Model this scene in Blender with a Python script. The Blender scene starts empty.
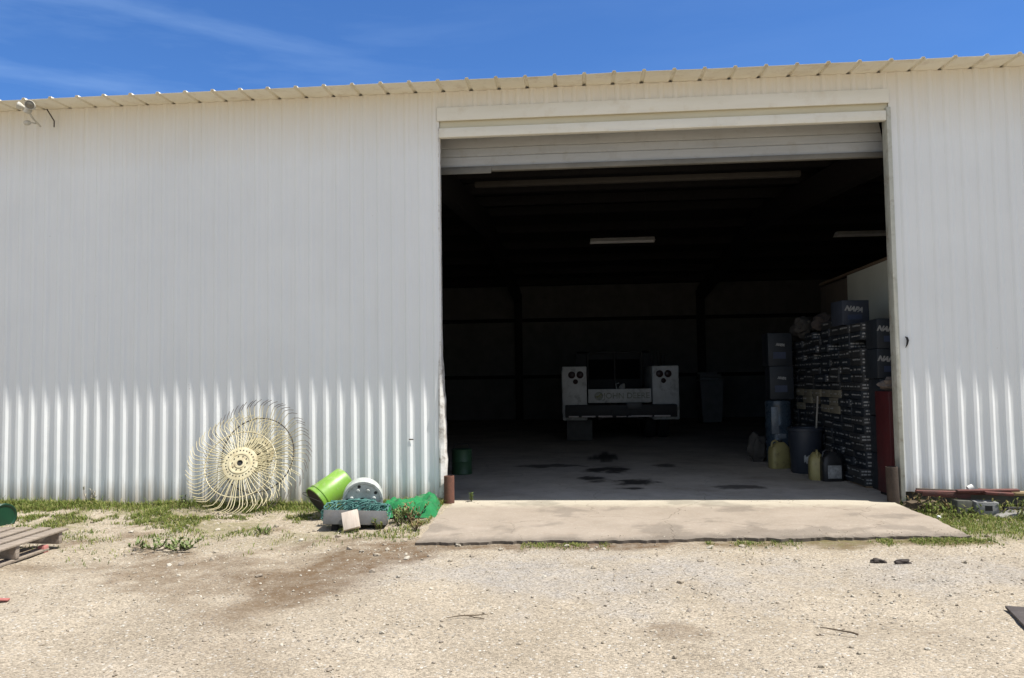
import bpy, bmesh, math, random
from mathutils import Vector, Matrix, Euler, noise
random.seed(7)
R = math.radians
sc = bpy.context.scene
COL = sc.collection

# ------------------------------------------------------------------ render / view
sc.render.engine = 'CYCLES'
sc.cycles.use_denoising = True
sc.cycles.max_bounces = 8
sc.cycles.diffuse_bounces = 5
sc.view_settings.view_transform = 'Standard'
sc.view_settings.look = 'None'
sc.view_settings.gamma = 1
sc.view_settings.exposure = 0.58

# ------------------------------------------------------------------ node helpers
def new_mat(name):
    m = bpy.data.materials.new(name); m.use_nodes = True
    nt = m.node_tree
    b = nt.nodes['Principled BSDF']
    return m, nt, b
def N(nt, t, **kw):
    n = nt.nodes.new(t)
    for k, v in kw.items(): setattr(n, k, v)
    return n
def rgba(c): return (c[0], c[1], c[2], 1)
def mixc(nt, fac, a, b, blend='MIX'):
    n = N(nt, 'ShaderNodeMix', data_type='RGBA', blend_type=blend)
    for sock, v in ((n.inputs[0], fac), (n.inputs[6], a), (n.inputs[7], b)):
        if hasattr(v, 'is_output'): nt.links.new(v, sock)
        elif isinstance(v, (int, float)): sock.default_value = v
        else: sock.default_value = rgba(v)
    return n.outputs[2]
def noise_tex(nt, vec, scale, detail=4, rough=.6, dist=0):
    n = N(nt, 'ShaderNodeTexNoise'); n.inputs['Scale'].default_value = scale
    n.inputs['Detail'].default_value = detail; n.inputs['Roughness'].default_value = rough
    n.inputs['Distortion'].default_value = dist
    nt.links.new(vec, n.inputs['Vector']); return n.outputs['Fac']
def ramp(nt, v, a, b, lo=0., hi=1.):
    n = N(nt, 'ShaderNodeMapRange'); n.inputs[1].default_value = a; n.inputs[2].default_value = b
    n.inputs[3].default_value = lo; n.inputs[4].default_value = hi
    nt.links.new(v, n.inputs[0]); return n.outputs[0]
def math_n(nt, op, a, b=None):
    n = N(nt, 'ShaderNodeMath', operation=op)
    for s, v in ((n.inputs[0], a), (n.inputs[1], b)):
        if v is None: continue
        if hasattr(v, 'is_output'): nt.links.new(v, s)
        else: s.default_value = v
    return n.outputs[0]
def coords(nt, scale=None, kind='Object'):
    t = N(nt, 'ShaderNodeTexCoord').outputs[kind]
    if scale:
        mp = N(nt, 'ShaderNodeMapping'); mp.inputs['Scale'].default_value = scale
        nt.links.new(t, mp.inputs['Vector']); return mp.outputs[0]
    return t
def attr(nt, name):
    return N(nt, 'ShaderNodeAttribute', attribute_name=name).outputs['Fac']
def bump(nt, b, h, strength=.3, dist=.01):
    n = N(nt, 'ShaderNodeBump'); n.inputs['Strength'].default_value = strength
    n.inputs['Distance'].default_value = dist
    nt.links.new(h, n.inputs['Height']); nt.links.new(n.outputs[0], b.inputs['Normal'])
def pm(name, c1, c2=None, scale=6, rough=.6, metal=0, bmp=0, bscale=40, spec=.5, stretch=None, lo=.35, hi=.7, dirt=None):
    """procedural material: two colours mixed by noise, optional dirt blotches and bump"""
    m, nt, b = new_mat(name)
    v = coords(nt, stretch)
    c2 = c2 or tuple(x * .72 for x in c1)
    f = ramp(nt, noise_tex(nt, v, scale, 6, .65), lo, hi)
    c = mixc(nt, f, c1, c2)
    if dirt:
        c = mixc(nt, ramp(nt, noise_tex(nt, coords(nt), dirt[1], 8, .7), .52, .7, 0, dirt[2]), c, dirt[0])
    nt.links.new(c, b.inputs['Base Color'])
    nt.links.new(ramp(nt, noise_tex(nt, v, scale * 3), 0, 1, rough - .12, min(1, rough + .12)), b.inputs['Roughness'])
    b.inputs['Metallic'].default_value = metal
    b.inputs['Specular IOR Level'].default_value = spec
    if bmp: bump(nt, b, noise_tex(nt, v, bscale, 5), bmp, .01)
    return m

# ------------------------------------------------------------------ mesh helpers
class MB:
    def __init__(s): s.v = []; s.f = []; s.m = []
    def add(s, vs, fs, mi=0, M=None):
        o = len(s.v)
        s.v += [tuple(M @ Vector(p)) if M else tuple(p) for p in vs]
        s.f += [tuple(i + o for i in f) for f in fs]; s.m += [mi] * len(fs)
    def box(s, x0, x1, y0, y1, z0, z1, mi=0, M=None, c=0):
        """axis box, chamfered by c on every edge"""
        if c <= 0:
            vs = [(x, y, z) for z in (z0, z1) for y in (y0, y1) for x in (x0, x1)]
            s.add(vs, [(0,2,3,1),(4,5,7,6),(0,1,5,4),(2,6,7,3),(0,4,6,2),(1,3,7,5)], mi, M); return
        bm = bmesh.new(); bmesh.ops.create_cube(bm, size=1)
        for v in bm.verts:
            v.co = Vector(((x0+x1)/2 + v.co.x*(x1-x0), (y0+y1)/2 + v.co.y*(y1-y0), (z0+z1)/2 + v.co.z*(z1-z0)))
        bmesh.ops.bevel(bm, geom=bm.edges[:], offset=c, segments=2, affect='EDGES', profile=.5)
        bm.verts.index_update()
        s.add([v.co.copy() for v in bm.verts], [tuple(v.index for v in f.verts) for f in bm.faces], mi, M); bm.free()
    def tube(s, pts, r, n=8, mi=0, M=None, cap=True):
        pts = [Vector(p) for p in pts]; rs = r if isinstance(r, (list, tuple)) else [r] * len(pts)
        vs = []; fs = []; prev = None
        for i, p in enumerate(pts):
            t = (pts[min(i+1, len(pts)-1)] - pts[max(i-1, 0)])
            if t.length < 1e-9: t = Vector((0,0,1))
            t.normalize()
            if prev is None:
                a = Vector((0,0,1)) if abs(t.z) < .9 else Vector((1,0,0))
                u = t.cross(a).normalized()
            else:
                u = (prev - t * prev.dot(t))
                u = u.normalized() if u.length > 1e-6 else t.orthogonal().normalized()
            prev = u; w = t.cross(u)
            vs += [p + (u*math.cos(2*math.pi*k/n) + w*math.sin(2*math.pi*k/n))*rs[i] for k in range(n)]
        for i in range(len(pts)-1):
            for k in range(n):
                a = i*n+k; b = i*n+(k+1)%n; fs.append((a, b, b+n, a+n))
        if cap: fs.append(tuple(reversed(range(n)))); fs.append(tuple(range((len(pts)-1)*n, len(pts)*n)))
        s.add(vs, fs, mi, M)
    def lathe(s, prof, n=32, mi=0, M=None, close=False):
        """profile (r,z) about z"""
        vs = [(r*math.cos(2*math.pi*k/n), r*math.sin(2*math.pi*k/n), z) for r, z in prof for k in range(n)]
        fs = []
        for i in range(len(prof)-1):
            for k in range(n):
                a = i*n+k; b = i*n+(k+1)%n; fs.append((a, b, b+n, a+n))
        if prof[0][0] > 1e-4 and close: fs.append(tuple(reversed(range(n))))
        if prof[-1][0] > 1e-4 and close: fs.append(tuple(range((len(prof)-1)*n, len(prof)*n)))
        s.add(vs, fs, mi, M)
    def build(s, name, mats, parent=None, loc=None, smooth=35):
        me = bpy.data.meshes.new(name); me.from_pydata(s.v, [], s.f)
        mats = mats if isinstance(mats, (list, tuple)) else [mats]
        for m in mats: me.materials.append(m)
        for p, mi in zip(me.polygons, s.m): p.material_index = mi
        if smooth:
            me.polygons.foreach_set('use_smooth', [True]*len(me.polygons))
            me.set_sharp_from_angle(angle=R(smooth))
        me.validate(); me.update()
        o = bpy.data.objects.new(name, me); COL.objects.link(o)
        if parent: o.parent = parent
        if loc: o.location = loc
        return o
def tag(o, label=None, cat=None, group=None, kind=None):
    if label: o['label'] = label
    if cat: o['category'] = cat
    if group: o['group'] = group
    if kind: o['kind'] = kind
    return o
def thing(name, label, cat, loc=(0,0,0), rot=(0,0,0), group=None):
    o = bpy.data.objects.new(name, None); COL.objects.link(o)
    o.location = loc; o.rotation_euler = rot; o.empty_display_size = .1
    return tag(o, label, cat, group)
def copy_tree(o, parent=None):
    c = o.copy(); COL.objects.link(c)
    if parent: c.parent = parent
    for ch in list(o.children): copy_tree(ch, c)
    return c
def boxobj(name, b, mat, parent=None, c=.006, M=None, loc=None):
    mb = MB(); mb.box(*b, M=M, c=c); return mb.build(name, mat, parent, loc)
def text_mesh(name, body, size, mat, parent, M, extrude=.002, shear=0., bold=0.):
    cu = bpy.data.curves.new(name, 'FONT'); cu.body = body; cu.size = size; cu.extrude = extrude
    cu.shear = shear; cu.offset = bold; cu.align_x = 'CENTER'; cu.align_y = 'CENTER'
    t = bpy.data.objects.new(name, cu); COL.objects.link(t)
    dg = bpy.context.evaluated_depsgraph_get(); dg.update()
    me = bpy.data.meshes.new_from_object(t.evaluated_get(dg)); me.name = name
    bpy.data.objects.remove(t); bpy.data.curves.remove(cu)
    me.transform(M); me.materials.clear(); me.materials.append(mat)
    o = bpy.data.objects.new(name, me); COL.objects.link(o); o.parent = parent
    return o
FACE_Y = Matrix.Rotation(R(90), 4, 'X')                   # text upright, read from -y
def fbm(x, y, s, o=4, seed=0.):
    return noise.fractal(Vector((x*s+seed, y*s-seed*.7, seed)), .6, 2.0, o)
def sst(a, b, x):
    t = min(1, max(0, (x-a)/(b-a))); return t*t*(3-2*t)

# ------------------------------------------------------------------ camera
cam_d = bpy.data.cameras.new('camera'); cam = bpy.data.objects.new('camera', cam_d); COL.objects.link(cam)
pitch, roll, yaw, D, H, F = .0523, -.0138, .0829, 8.5811, 1.3, 795.55
fw = Vector((-math.sin(yaw)*math.cos(pitch), math.cos(yaw)*math.cos(pitch), math.sin(pitch)))
rt = Vector((math.cos(yaw), math.sin(yaw), 0)); up = rt.cross(fw)
rt2 = rt*math.cos(roll) + up*math.sin(roll); up2 = -rt*math.sin(roll) + up*math.cos(roll)
cam.matrix_world = Matrix(((rt2.x, up2.x, -fw.x, 0), (rt2.y, up2.y, -fw.y, -D), (rt2.z, up2.z, -fw.z, H), (0,0,0,1)))
cam_d.sensor_width = 36; cam_d.lens = F/1024*36; cam_d.clip_end = 2000; cam_d.clip_start = .05
sc.camera = cam

# ------------------------------------------------------------------ light
SUN = Vector((.47, -.106, 1)).normalized()
sd = bpy.data.lights.new('sun', 'SUN'); sd.energy = 4.9; sd.angle = R(.5); sd.color = (1, .955, .88)
so = bpy.data.objects.new('sun', sd); COL.objects.link(so)
so.rotation_euler = SUN.to_track_quat('Z', 'Y').to_euler(); so.location = (20, -10, 30)
w = bpy.data.worlds.new('World'); sc.world = w; w.use_nodes = True
nt = w.node_tree; bg = nt.nodes['Background']
sky = N(nt, 'ShaderNodeTexSky', sky_type='NISHITA'); sky.sun_disc = False
sky.sun_elevation = math.asin(SUN.z); sky.sun_rotation = math.atan2(SUN.x, SUN.y)
sky.air_density = 1.0; sky.dust_density = .3; sky.ozone_density = 2.5; sky.altitude = 200
gv = N(nt, 'ShaderNodeTexCoord').outputs['Generated']
mp = N(nt, 'ShaderNodeMapping'); mp.inputs['Rotation'].default_value = (0, R(-22), R(8)); mp.inputs['Scale'].default_value = (1.2, 1.2, 9)
nt.links.new(gv, mp.inputs['Vector'])
cl = ramp(nt, noise_tex(nt, mp.outputs[0], 1.9, 6, .55, .4), .40, .90, 0, 1)
dn = N(nt, 'ShaderNodeVectorMath', operation='DOT_PRODUCT'); dn.inputs[1].default_value = Vector((-.62, .72, .30)).normalized()
nt.links.new(gv, dn.inputs[0])
msk = ramp(nt, dn.outputs['Value'], .82, .98, .15, 1)
cf = math_n(nt, 'MULTIPLY', math_n(nt, 'MULTIPLY', cl, msk), .33)
base = mixc(nt, cf, mixc(nt, 1, sky.outputs[0], (.36, .60, .92), 'MULTIPLY'), (4.6, 6.2, 8.2))
# unseen bright cloud added behind the camera as neutral fill light
dn2 = N(nt, 'ShaderNodeVectorMath', operation='DOT_PRODUCT'); dn2.inputs[1].default_value = (0, -1, .0); nt.links.new(gv, dn2.inputs[0])
rear = math_n(nt, 'MULTIPLY', ramp(nt, dn2.outputs['Value'], -.05, .45), ramp(nt, noise_tex(nt, gv, 2.6, 6, .6), .36, .56, .15, .85))
nt.links.new(mixc(nt, rear, base, (3.5, 3.65, 3.65)), bg.inputs['Color'])
bg.inputs['Strength'].default_value = .115

# ------------------------------------------------------------------ materials
def steel_wall_mat():
    m, nt, b = new_mat('white_painted_steel')
    v = coords(nt); st = coords(nt, (5, 5, .22))
    c = mixc(nt, ramp(nt, noise_tex(nt, v, .8, 5), .3, .75), (.84, .86, .855), (.77, .79, .79))
    c = mixc(nt, ramp(nt, noise_tex(nt, st, 3.2, 6, .7), .55, .85, 0, .20), c, (.55, .53, .47))
    sep = N(nt, 'ShaderNodeSeparateXYZ'); nt.links.new(v, sep.inputs[0])
    zz = math_n(nt, 'ADD', sep.outputs[2], math_n(nt, 'MULTIPLY', noise_tex(nt, st, 6, 4), .5))
    c = mixc(nt, ramp(nt, zz, .52, .26, 0, .75), c, (.36, .30, .22))              # soil splash at the foot
    c = mixc(nt, ramp(nt, zz, 4.0, 4.8, 0, .8), c, (.70, .64, .52))              # yellower towards the eave
    sp = ramp(nt, noise_tex(nt, v, 22, 3, .7), .74, .78, 0, .6)
    c = mixc(nt, sp, c, (.30, .22, .16))
    nt.links.new(c, b.inputs['Base Color'])
    b.inputs['Roughness'].default_value = .5; b.inputs['Specular IOR Level'].default_value = .35
    bump(nt, b, noise_tex(nt, v, 5, 3), .12, .02)
    return m
WALL = steel_wall_mat()
ROOFM = pm('weathered_roof_steel', (.80, .76, .65), (.72, .67, .54), 2.5, .55, dirt=((.42, .31, .2), 7, .4))
CREAM = pm('cream_trim_steel', (.80, .785, .71), (.73, .71, .62), 1.8, .5, dirt=((.50, .40, .24), 5, .22), stretch=(.4, 1, 3))
JAMBM = pm('jamb_steel', (.56, .56, .49), (.42, .42, .35), 5, .55, dirt=((.22, .16, .10), 7, .7))
TORN = pm('bent_white_steel', (.78, .77, .74), (.55, .52, .46), 9, .45, dirt=((.16, .12, .09), 9, .8), bmp=.5, bscale=18)
CURT = pm('door_curtain_steel', (.46, .465, .455), (.38, .385, .375), 2, .5, stretch=(.5, 1, 4), dirt=((.30, .27, .22), 6, .4))
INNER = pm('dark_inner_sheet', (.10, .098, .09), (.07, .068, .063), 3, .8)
STEEL_D = pm('dark_frame_steel', (.018, .015, .014), (.012, .010, .010), 8, .8)
WOODB = pm('old_beam_wood', (.22, .15, .09), (.12, .08, .05), 5, .8, stretch=(1, 12, 12))
RUST = pm('rust', (.17, .072, .045), (.09, .04, .03), 14, .85, bmp=.5, bscale=70)
RUSTY = pm('rust_brown_pipe', (.06, .042, .03), (.036, .025, .018), 12, .85, bmp=.4, bscale=60)
BLACK = pm('black_rubber', (.012, .012, .012), (.02, .02, .019), 8, .75)
WHITE = pm('white_paint', (.74, .74, .72), (.6, .6, .57), 5, .5, dirt=((.3, .27, .22), 9, .5))

# ------------------------------------------------------------------ ground
def axis(lo, hi, step, far):
    a = []; x = lo; s = step
    while x > -far: s *= 1.35; x -= s; a.append(x)
    a.reverse(); n = round((hi-lo)/step); a += [lo + (hi-lo)*i/n for i in range(n+1)]
    x = hi; s = step
    while x < far: s *= 1.35; x += s; a.append(x)
    return a
def seg_d(px, py, pts):
    best = 9
    P = Vector((px, py))
    for a, b in zip(pts, pts[1:]):
        a = Vector(a); b = Vector(b); t = min(1, max(0, (P-a).dot(b-a)/(b-a).length_squared))
        best = min(best, (P-a-(b-a)*t).length)
    return best
def ground_z(x, y):
    z = -.062 + .028*fbm(x, y, .7, 3, 3.1) + .010*fbm(x, y, 3.2, 3, 8)
    if x < -1.3: z += .045*sst(-1.1, -.2, y)                           # bank against the wall
    if y < -1.6 and -1.9 < x < 3.7: z = z*(1-.8*sst(.7, .1, abs(y+2.03-.068*(x+1.37)))) - .8*.040*sst(.7, .1, abs(y+2.03-.068*(x+1.37)))
    if -1.33 < x < 3.15 and y > -1.97 + .068*(x+1.37): z = min(z, -.08)
    if x > 3.15 and y > -1.4: z -= .02
    return z
xs = axis(-7.2, 5.6, .05, 260); ys = axis(-5.6, .05, .05, 260)
gv_, gf = [], []; soil = []; grey = []; moss = []
for y in ys:
    for x in xs:
        near = -7.5 < x < 6 and -6 < y < .3
        z = ground_z(x, y) if near or abs(y) < 12 else -.062
        if y > .3: z = -.09
        gv_.append((x, y, z))
        n = fbm(x, y, 1.6, 5, 1.7)
        d = seg_d(x, y, [(-1.3, -2.05), (-1.75, -2.4), (-2.0, -3.1), (-1.95, -4.4)])
        w_ = .58 if y > -3 else .68
        s_ = sst(w_, .05, d + .33*n) * (1 if y > -3 else max(.2, 1-(-3-y)*.55))
        s_ = max(s_, .55*sst(.0, .45, fbm(x, y, .9, 5, 21.) - .08) * sst(-5, -2.5, y) * sst(-1.2, -2.2, x))
        s_ = max(s_, .4*sst(.3, .0, math.hypot((x-.5)/.5, (y+4.15)/.4) + .3*n - .1), .35*sst(.4, 0, math.hypot((x-1.9)/.6, (y+4.1)/.3) + .4*n))
        s_ = max(s_, .55*sst(.5, .0, math.hypot((x+2.9)/2.2, (y+2.75)/.5)*.6 + .35*n))
        s_ = max(s_, .95*sst(.26, .04, abs(y + 2.12 - .068*(x+1.37)) + .22*n) * (1 if -1.4 < x < 3.3 else 0))
        s_ = min(1, s_*1.5); soil.append(s_)
        g_ = sst(.95, .1, math.hypot((x+.1)/2.0, (y+2.8)/.95)*.8 + .5*n)
        g_ = max(g_, .8*sst(1, .2, math.hypot((x-2.6)/1.0, (y+2.8)/.7)*.8 + .4*n))
        grey.append(g_)
        m_ = sst(-.55, -.1, y + .35*n) * (1 if x < -1.35 or x > 3.2 else 0)
        m_ = max(m_, .7*sst(.1, .5, fbm(x, y, 1.3, 4, 12)+.1) * sst(-2.4, -1.0, y) * (1 if x < -2.2 or x > 3 else 0))
        m_ = max(m_, .7*sst(.35, .05, abs(y + 2.02 - .06*(x+1.2)) + .25*n) * sst(.6, 1.8, x) * sst(4.2, 3.4, x))
        moss.append(m_)
W = len(xs)
for j in range(len(ys)-1):
    for i in range(W-1): gf.append((j*W+i, j*W+i+1, (j+1)*W+i+1, (j+1)*W+i))
def ground_mat():
    m, nt, b = new_mat('limestone_gravel')
    v = coords(nt)
    nb = noise_tex(nt, v, 1.3, 7, .7)
    c = mixc(nt, ramp(nt, nb, .35, .68), (.385, .330, .252), (.295, .247, .182))
    # small chips of stone
    def stones(scale, lo, hi):
        vo = N(nt, 'ShaderNodeTexVoronoi'); vo.inputs['Scale'].default_value = scale; vo.inputs['Randomness'].default_value = 1
        nt.links.new(v, vo.inputs['Vector'])
        sp = N(nt, 'ShaderNodeSeparateColor'); nt.links.new(vo.outputs['Color'], sp.inputs[0])
        return vo.outputs['Distance'], ramp(nt, sp.outputs[0], 0, 1, lo, hi), sp.outputs[1]
    d1, t1, r1 = stones(110, .54, 1.36)
    d2, t2, r2 = stones(44, .55, 1.3)
    mul = N(nt, 'ShaderNodeMix', data_type='RGBA', blend_type='MULTIPLY'); mul.inputs[0].default_value = .85
    nt.links.new(c, mul.inputs[6]); nt.links.new(t1, mul.inputs[7]); c = mul.outputs[2]
    big = math_n(nt, 'MULTIPLY', math_n(nt, 'GREATER_THAN', r2, .74), ramp(nt, d2, .42, .30))
    bc = mixc(nt, ramp(nt, t2, .55, 1.3), (0.238, 0.216, 0.185), (0.581, 0.546, 0.475))
    c = mixc(nt, math_n(nt, 'MULTIPLY', big, .9), c, bc)
    sm = attr(nt, 'soil'); gm = attr(nt, 'grey'); mm = attr(nt, 'moss')
    fine = noise_tex(nt, v, 9, 6, .7)
    gfac = math_n(nt, 'MULTIPLY', gm, ramp(nt, fine, .3, .65, .25, .95))
    gc = N(nt, 'ShaderNodeMix', data_type='RGBA', blend_type='MULTIPLY'); gc.inputs[0].default_value = 1
    gc.inputs[6].default_value = (.32, .30, .275, 1); nt.links.new(t1, gc.inputs[7])
    c = mixc(nt, math_n(nt, 'MULTIPLY', gfac, .85), c, gc.outputs[2])
    sfac = math_n(nt, 'MULTIPLY', sm, ramp(nt, fine, .28, .62, .35, 1))
    sc_ = mixc(nt, fine, (.070, .044, .024), (.165, .108, .06))
    c = mixc(nt, math_n(nt, 'MULTIPLY', sfac, .95), c, sc_)
    mfac = math_n(nt, 'MULTIPLY', mm, ramp(nt, noise_tex(nt, v, 14, 5, .7), .32, .56, 0, .9))
    c = mixc(nt, mfac, c, (.15, .14, .055))
    nt.links.new(c, b.inputs['Base Color'])
    b.inputs['Roughness'].default_value = .95; b.inputs['Specular IOR Level'].default_value = .15
    h = math_n(nt, 'ADD', math_n(nt, 'MULTIPLY', d1, -.6), math_n(nt, 'MULTIPLY', math_n(nt, 'MULTIPLY', d2, big), -1.2))
    h = math_n(nt, 'ADD', h, math_n(nt, 'MULTIPLY', fine, .8))
    bump(nt, b, h, .65, .009)
    return m
gme = bpy.data.meshes.new('ground'); gme.from_pydata(gv_, [], gf)
for nm, dat in (('soil', soil), ('grey', grey), ('moss', moss)):
    a = gme.attributes.new(nm, 'FLOAT', 'POINT'); a.data.foreach_set('value', dat)
gme.materials.append(ground_mat()); gme.polygons.foreach_set('use_smooth', [True]*len(gme.polygons))
go = bpy.data.objects.new('ground', gme); COL.objects.link(go); tag(go, kind='structure')

# loose stones
def stones_obj():
    mb = MB(); rnd = random.Random(3)
    oct_v = [(1,0,0),(-1,0,0),(0,1,0),(0,-1,0),(0,0,1),(0,0,-1)]
    oct_f = [(0,2,4),(2,1,4),(1,3,4),(3,0,4),(2,0,5),(1,2,5),(3,1,5),(0,3,5)]
    bm = bmesh.new(); bmesh.ops.create_icosphere(bm, subdivisions=1, radius=1); bm.verts.index_update()
    iv = [v.co.copy() for v in bm.verts]; if_ = [tuple(v.index for v in f.verts) for f in bm.faces]; bm.free()
    n = 0
    while n < 21000:
        x = rnd.uniform(-6.8, 5.2); y = rnd.uniform(-5.5, -.05)
        if -1.42 < x < 3.25 and y > -2.0: continue
        dens = .30 + .7*sst(-.1, .35, fbm(x, y, 1.1, 3, 5.))
        if y > -2.8 and x < -1.5: dens = min(1, dens + .2)
        if y > -.5 and rnd.random() < .7: continue
        if rnd.random() > dens: continue
        r = .003 + .008*rnd.random()**3
        if rnd.random() < .014: r = rnd.uniform(.014, .030)
        if r > .015 and y < -3.2: r *= .6
        M = Matrix.Translation((x, y, ground_z(x, y) + r*.25)) @ Euler((rnd.uniform(-.5,.5), rnd.uniform(-.5,.5), rnd.uniform(0,6.3))).to_matrix().to_4x4() \
            @ Matrix.Diagonal((r*rnd.uniform(.8,1.5), r*rnd.uniform(.7,1.2), r*rnd.uniform(.45,.8), 1))
        if r < .010: mb.add([(a*rnd.uniform(.75,1.2), b*rnd.uniform(.75,1.2), c*rnd.uniform(.75,1.2)) for a,b,c in oct_v], oct_f, 0, M)
        else: mb.add([p*rnd.uniform(.82,1.15) for p in iv], if_, 0, M)
        n += 1
    for k in range(900):
        x = rnd.uniform(-1.35, 3.15); f_ = -2.03 + .068*(x+1.37)
        y = f_ + abs(rnd.gauss(0, .16)) + .02 if rnd.random() < .6 else rnd.gauss(-.02, .06) if rnd.random() < .6 else rnd.uniform(f_+.02, .1)
        if y > .13 or rnd.random() > sst(-.3, .4, fbm(x, y, 1.3, 3, 9)): continue
        r = .0025 + .006*rnd.random()**3
        M = Matrix.Translation((x, y, r*.3 - .02*sst(-.8, -2., y))) @ Euler((0, 0, rnd.uniform(0, 6.3))).to_matrix().to_4x4() @ Matrix.Diagonal((r*1.2, r, r*.6, 1))
        mb.add([(a*rnd.uniform(.75,1.2), b*rnd.uniform(.75,1.2), c*rnd.uniform(.75,1.2)) for a,b,c in oct_v], oct_f, 0, M)
    m, nt, b = new_mat('limestone_chips')
    ri = N(nt, 'ShaderNodeNewGeometry').outputs['Random Per Island']
    cr = N(nt, 'ShaderNodeValToRGB'); nt.links.new(ri, cr.inputs[0])
    e = cr.color_ramp.elements; e[0].color = (.25, .22, .185, 1); e[1].color = (.52, .485, .41, 1)
    for p, c in ((.2, (.28, .24, .19)), (.55, (.35, .31, .245)), (.8, (.42, .385, .315))):
        q = e.new(p); q.color = rgba(c)
    c = mixc(nt, ramp(nt, noise_tex(nt, coords(nt), 60, 4), .4, .7, 0, .4), cr.outputs[0], (.40, .32, .22))
    nt.links.new(c, b.inputs['Base Color']); b.inputs['Roughness'].default_value = .95; b.inputs['Specular IOR Level'].default_value = .15
    o = mb.build('gravel', m, smooth=0); tag(o, 'loose pale limestone gravel strewn over the yard', 'gravel', kind='stuff')
stones_obj()

# ------------------------------------------------------------------ concrete slab (apron + shop floor)
def concrete_mat():
    m, nt, b = new_mat('worn_concrete')
    v = coords(nt)
    sep = N(nt, 'ShaderNodeSeparateXYZ'); nt.links.new(v, sep.inputs[0])
    ap = ramp(nt, math_n(nt, 'ADD', sep.outputs[1], math_n(nt, 'MULTIPLY', noise_tex(nt, v, 3, 4), .25)), .05, .35)
    c = mixc(nt, ramp(nt, noise_tex(nt, v, 1.6, 7, .7), .33, .7), (0.344, 0.292, 0.237), (0.267, 0.224, 0.176))
    c = mixc(nt, ap, c, mixc(nt, ramp(nt, noise_tex(nt, v, .8, 8, .75), .38, .64), (.52, .47, .41), (.31, .275, .235)))
    c = mixc(nt, ramp(nt, noise_tex(nt, v, 38, 4, .7), .55, .75, 0, .45), c, (.50, .46, .38))
    c = mixc(nt, ramp(nt, noise_tex(nt, v, 5, 8, .75), .55, .74, 0, .55), c, (.26, .20, .15))
    # dusty pale lip under the door line
    lip = math_n(nt, 'MULTIPLY', ramp(nt, math_n(nt, 'ADD', sep.outputs[1], math_n(nt, 'MULTIPLY', noise_tex(nt, v, 6, 5), .5)), -.15, .12), ramp(nt, sep.outputs[1], .45, .15))
    c = mixc(nt, math_n(nt, 'MULTIPLY', lip, .55), c, (.52, .48, .38))
    vc = N(nt, 'ShaderNodeTexVoronoi', feature='DISTANCE_TO_EDGE'); vc.inputs['Scale'].default_value = .55
    wv = N(nt, 'ShaderNodeVectorMath', operation='MULTIPLY_ADD'); wn = N(nt, 'ShaderNodeTexNoise'); wn.inputs['Scale'].default_value = 2.2; wn.inputs['Detail'].default_value = 6
    nt.links.new(v, wn.inputs['Vector']); nt.links.new(wn.outputs['Color'], wv.inputs[0]); wv.inputs[1].default_value = (.5, .5, 0); nt.links.new(v, wv.inputs[2])
    nt.links.new(wv.outputs[0], vc.inputs['Vector'])
    c = mixc(nt, ramp(nt, vc.outputs['Distance'], .0028, .001, 0, .42), c, (.10, .075, .05))
    c = mixc(nt, math_n(nt, 'MULTIPLY', attr(nt, 'oil'), .93), c, (.012, .011, .011))  # floor stains, plus shade painted on the slab's front face
    nt.links.new(c, b.inputs['Base Color'])
    b.inputs['Roughness'].default_value = .9; b.inputs['Specular IOR Level'].default_value = .25
    bump(nt, b, noise_tex(nt, v, 30, 6, .7), .35, .01)
    return m
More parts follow.
